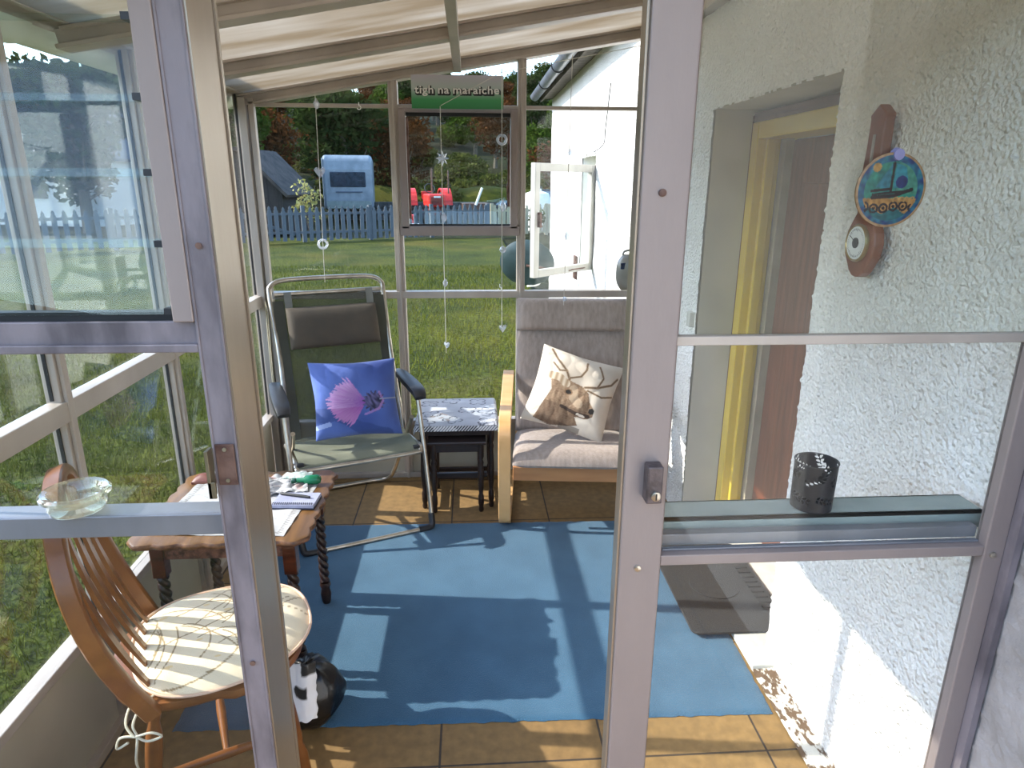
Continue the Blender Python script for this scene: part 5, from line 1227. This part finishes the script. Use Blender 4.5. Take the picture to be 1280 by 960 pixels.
# ---- plants and trees
def leaf_cloud(n, lumps, size, seed, flat=.5):
    r_ = np.random.default_rng(seed); w = np.array([l_[3]**2 for l_ in lumps]); idx = r_.choice(len(lumps), n, p=w/w.sum())
    L = np.array(lumps)[idx]; d_ = r_.normal(size=(n, 3)); d_ /= np.linalg.norm(d_, axis=1)[:, None]
    rad_ = L[:, 3]*(.55+.5*r_.random(n)); C_ = L[:, :3]+d_*rad_[:, None]*np.array([1, 1, .85])
    C_[:, 2] = np.maximum(C_[:, 2], .05)
    a = r_.normal(size=(n, 3)); a /= np.linalg.norm(a, axis=1)[:, None]; b = np.cross(a, r_.normal(size=(n, 3))); b /= np.linalg.norm(b, axis=1)[:, None]
    s_ = size*(.6+.8*r_.random(n))[:, None]
    V = np.empty((n*4, 3)); V[0::4] = C_-a*s_; V[1::4] = C_+b*s_*flat; V[2::4] = C_+a*s_; V[3::4] = C_-b*s_*flat
    return V
def leafmat(name, c1, c2, sc=.6):
    m, n, l, b = nodes(name); n.remove(b); out = n['Material Output']
    tx = n.new('ShaderNodeTexNoise'); tx.inputs['Scale'].default_value = sc; tx.inputs['Detail'].default_value = 8; l.new(coords(n, l), tx.inputs['Vector'])
    rp = n.new('ShaderNodeValToRGB'); e = rp.color_ramp.elements; e[0].position = .35; e[1].position = .65; e[0].color = (*srgb(c1), 1); e[1].color = (*srgb(c2), 1); l.new(tx.outputs['Fac'], rp.inputs[0])
    df = n.new('ShaderNodeBsdfDiffuse'); tl = n.new('ShaderNodeBsdfTranslucent'); mx = n.new('ShaderNodeMixShader'); mx.inputs[0].default_value = .25
    l.new(rp.outputs[0], df.inputs[0]); l.new(rp.outputs[0], tl.inputs[0]); l.new(df.outputs[0], mx.inputs[1]); l.new(tl.outputs[0], mx.inputs[2]); l.new(mx.outputs[0], out.inputs[0]); return m
M['lf_dark'] = leafmat('dark_evergreen_leaves', '1e2a16', '34421f'); M['lf_green'] = leafmat('green_leaves', '2b3d17', '44551f')
M['lf_rust'] = leafmat('rusty_autumn_leaves', '33200f', '55341c'); M['lf_olive'] = leafmat('olive_scrub_leaves', '3c431f', '5f6030'); M['bark'] = mk('grey_bark', '4c443a', '6b6254', .9)
def trunk(h, seed, r=.12, nb_=7, spread=.5):
    rd_ = random.Random(seed); mb = MB(); top = h*.75
    mb.tube([(0, 0, -.3), (rd_.uniform(-.1, .1), 0, top*.4), (rd_.uniform(-.2, .2), rd_.uniform(-.1, .1), top)], r, 7, scales=[1.2, .85, .3])
    for k in range(nb_):
        z = top*(.25+.7*k/nb_); a = rd_.uniform(0, 2*PI); L_ = h*spread*rd_.uniform(.5, 1)
        mb.tube([(0, 0, z), (L_*.5*math.cos(a), L_*.5*math.sin(a), z+L_*.35), (L_*.8*math.cos(a), L_*.8*math.sin(a), z+L_*.8)], r*.38, 5, scales=[1, .7, .25])
    return mb
protos = {}
def proto(kind, h, rr_, n, leaf, seed, mat, nl=9, bare=False):
    rd_ = random.Random(seed); lumps = []
    for k in range(nl):
        a = rd_.uniform(0, 2*PI); q = rr_*.55*rd_.random()**.5; z = h*(.35+.5*rd_.random()) if kind != 'shrub' else h*(.2+.45*rd_.random())
        lumps.append((q*math.cos(a), q*math.sin(a), z, rr_*rd_.uniform(.35, .6)))
    if kind != 'shrub': lumps.append((0, 0, h*.8, rr_*.5))
    me = mesh_np('crown', leaf_cloud(n, lumps, leaf, seed), 4, mat)
    return me, trunk(h, seed, .03*h if not bare else .028*h, 8 if not bare else 16, .35 if not bare else .5)
kinds = {
 'evergreen': ('dark evergreen tree standing on the hillside', 6.5, 2.6, 5200, .17, 'lf_dark', 'evergreen_tree', 'tree'),
 'leafy': ('mid green leafy tree standing on the hillside', 5.5, 2.4, 4200, .15, 'lf_green', 'leafy_tree', 'tree'),
 'rusty': ('rust-brown autumn tree standing on the hillside', 5.5, 2.4, 3000, .15, 'lf_rust', 'autumn_tree', 'tree'),
 'scrub': ('olive green scrub bush growing on the hillside', 2.8, 2.2, 3400, .14, 'lf_olive', 'scrub_bush', 'bush'),
}
for i, (k, (lab, h, r_, n, lf, mt_, nm, cat)) in enumerate(kinds.items()):
    me, tb_ = proto('shrub' if k == 'scrub' else 'tree', h, r_, n, lf, 20+i, mt_)
    t = thing(nm, lab, cat, (0, 0, 0), 0, nm.replace('_', ' ')+'s on the hillside')
    c = bpy.data.objects.new('crown', me); COL.objects.link(c); c.parent = t; tb_.build('trunk', 'bark', t, smooth=True)
    protos[k] = [t, False]
def plant(kind, x, y, s_, label=None, group=None, z=None):
    t, used = protos[kind]
    if used:
        c = t.copy(); COL.objects.link(c)
        for ch_ in KIDS[kind]:
            q = ch_.copy(); COL.objects.link(q); q.parent = c
        t = c
    else: protos[kind][1] = True
    t.location = (x, y, (hillz(x, y)-.15) if z is None else z); t.rotation_euler = (0, 0, random.uniform(0, 6.28)); t.scale = (s_*random.uniform(.9, 1.15), s_*random.uniform(.9, 1.15), s_*random.uniform(.85, 1.1))
    lab0 = kinds[kind]; t['label'] = label or lab0[0]
    if not label: t['group'] = lab0[6].replace('_', ' ')+'s on the hillside'
    elif 'group' in t: del t['group']
    return t
KIDS = {k: [o for o in COL.objects if o.parent == v[0]] for k, v in protos.items()}
random.seed(21)
TAKEN = [(-5.0, 32, 4.0), (-7.9, 23.9, 2.6), (-15, 30, 6.5), (-1.1, 27, 2.2), (3.2, 28, 2.6), (2, 36.5, .1), (4.5, 17, 4.2)]
RADII = {'evergreen': 2.5, 'leafy': 2.3, 'rusty': 2.3, 'scrub': 2.1}
def try_plant(kinds_, a0, a1, q0, q1, smin, smax, tries=25):
    for _ in range(tries):
        k = random.choice(kinds_); a = R(random.uniform(a0, a1)); q = random.uniform(q0, q1); s_ = random.uniform(smin, smax); x, y = q*math.sin(a), q*math.cos(a)
        if all(math.hypot(x-u, y-v) > 1.1*(RADII[k]*s_+w) for u, v, w in TAKEN):
            TAKEN.append((x, y, RADII[k]*s_)); plant(k, x, y, s_); return
near = [('leafy', -9.0, 28.6, .95, 'bushy green tree beside the left flank of the caravan'), ('evergreen', -13.2, 24.5, .9, 'dark evergreen behind the tarred shed'), ('evergreen', -14.5, 33, 1.2, 'tall dark evergreen far left beyond the shed'), ('rusty', -10.0, 34.0, 1.0, 'rust-brown tree behind the caravan roof'), ('evergreen', -6.6, 38, 1.0, 'dark evergreen rising directly behind the caravan'), ('rusty', -3.4, 38, .95, 'rusty tree right of the caravan'), ('scrub', -1.8, 36, .8, 'low scrub right of the caravan'), ('scrub', 3.8, 38, .8, 'scrub behind the dark car'), ('evergreen', 7.2, 40, 1.05, 'dark evergreen near the house corner'), ('rusty', 4.6, 33, .72, 'rusty bush against the house corner'), ('evergreen', -20, 23, 1.1, 'dark tree beyond the left lawn edge'), ('evergreen', -24, 16, 1.1, 'dark tree behind the left picket fence'), ('leafy', -21, 28, 1.1, 'leafy tree beside the white outbuilding'), ('evergreen', -26, 9, 1.2, 'dark tree beyond the lawn on the far left'), ('scrub', -18.5, 12, .8, 'scrub outside the left fence')]
for k, x, y, s_, lab in near:
    TAKEN.append((x, y, RADII[k]*s_)); plant(k, x, y, s_, lab)
for n, q0, q1, smin, smax, w in ((70, 40, 50, .75, 1.05, ('scrub', 'scrub', 'scrub', 'evergreen', 'leafy', 'rusty')), (70, 50, 60, .75, 1.05, ('scrub', 'rusty', 'evergreen', 'leafy', 'scrub')), (70, 60, 74, .8, 1.1, ('evergreen', 'leafy', 'rusty', 'scrub')), (60, 74, 88, .8, 1.2, ('evergreen', 'scrub', 'rusty', 'evergreen')), (55, 88, 104, .9, 1.3, ('evergreen', 'evergreen', 'leafy'))):
    for i in range(n): try_plant(w, -40, 9, q0, q1, smin, smax)
# thin shrub and white flowering plant
def small_plant(name, label, cat, x, y, h, r_, n, leaf, mat, seed, z=0):
    t = thing(name, label, cat, (x, y, z))
    rd_ = random.Random(seed); lumps = [(rd_.uniform(-r_, r_)*.5, rd_.uniform(-r_, r_)*.5, h*rd_.uniform(.3, .85), r_*.5) for _ in range(6)]
    c = bpy.data.objects.new('foliage', mesh_np('foliage', leaf_cloud(n, lumps, leaf, seed), 4, mat)); COL.objects.link(c); c.parent = t
    mb = MB()
    for k in range(6): a = k*1.05; mb.tube([(0, 0, -.02), (r_*.3*math.cos(a), r_*.3*math.sin(a), h*.4), (r_*.6*math.cos(a), r_*.6*math.sin(a), h*.8)], .012 if h > .8 else .005, 5, scales=[1, .7, .3])
    mb.build('stems', 'bark', t); return t
M['lf_yellow'] = leafmat('yellow_green_leaves', '8a8a4c', 'b5b077', 3); M['petal'] = leafmat('white_petals', 'd8d8d4', 'ecece8', 3)
small_plant('young_shrub', 'thin yellow-leaved shrub in front of the caravan', 'shrub', -5.0, 21.8, 1.9, .55, 260, .07, 'lf_yellow', 3)
small_plant('white_flowers', 'white flowering plant at the foot of the house wall', 'plant', .86, 6.2, .28, .16, 320, .022, 'petal', 5, -.03)
small_plant('garden_shrub', 'small green shrub at the bare timber picket fence', 'shrub', 2.15, 22.0, .9, .4, 500, .05, 'lf_green', 6)
# a grassy bank and a dark drystone wall behind the vehicles
bk_ = MB(); bk_.grid(60, 14, lambda u, v: (-6+16*u, 35+3.2*v, 1.5*math.sin(PI*v)**.8*(1+.15*nz(u*8, 0))-.1))
struct(bk_.build('grass_bank', 'lawn', smooth=True), 'bright grassy bank behind the parked vehicles', 'bank')
bw = MB()
for k in range(90):
    for j in range(3): x = -6+16*k/90; bw.box((x, 31.4+random.uniform(-.05, .05), j*.27), (x+.17, 31.9, j*.27+.25))
struct(bw.build('drystone_wall', mk('dark_fieldstone', '3a3c3e', '5a5c5c', .9, 0, 4)), 'low dark stone wall behind the parked vehicles', 'wall')
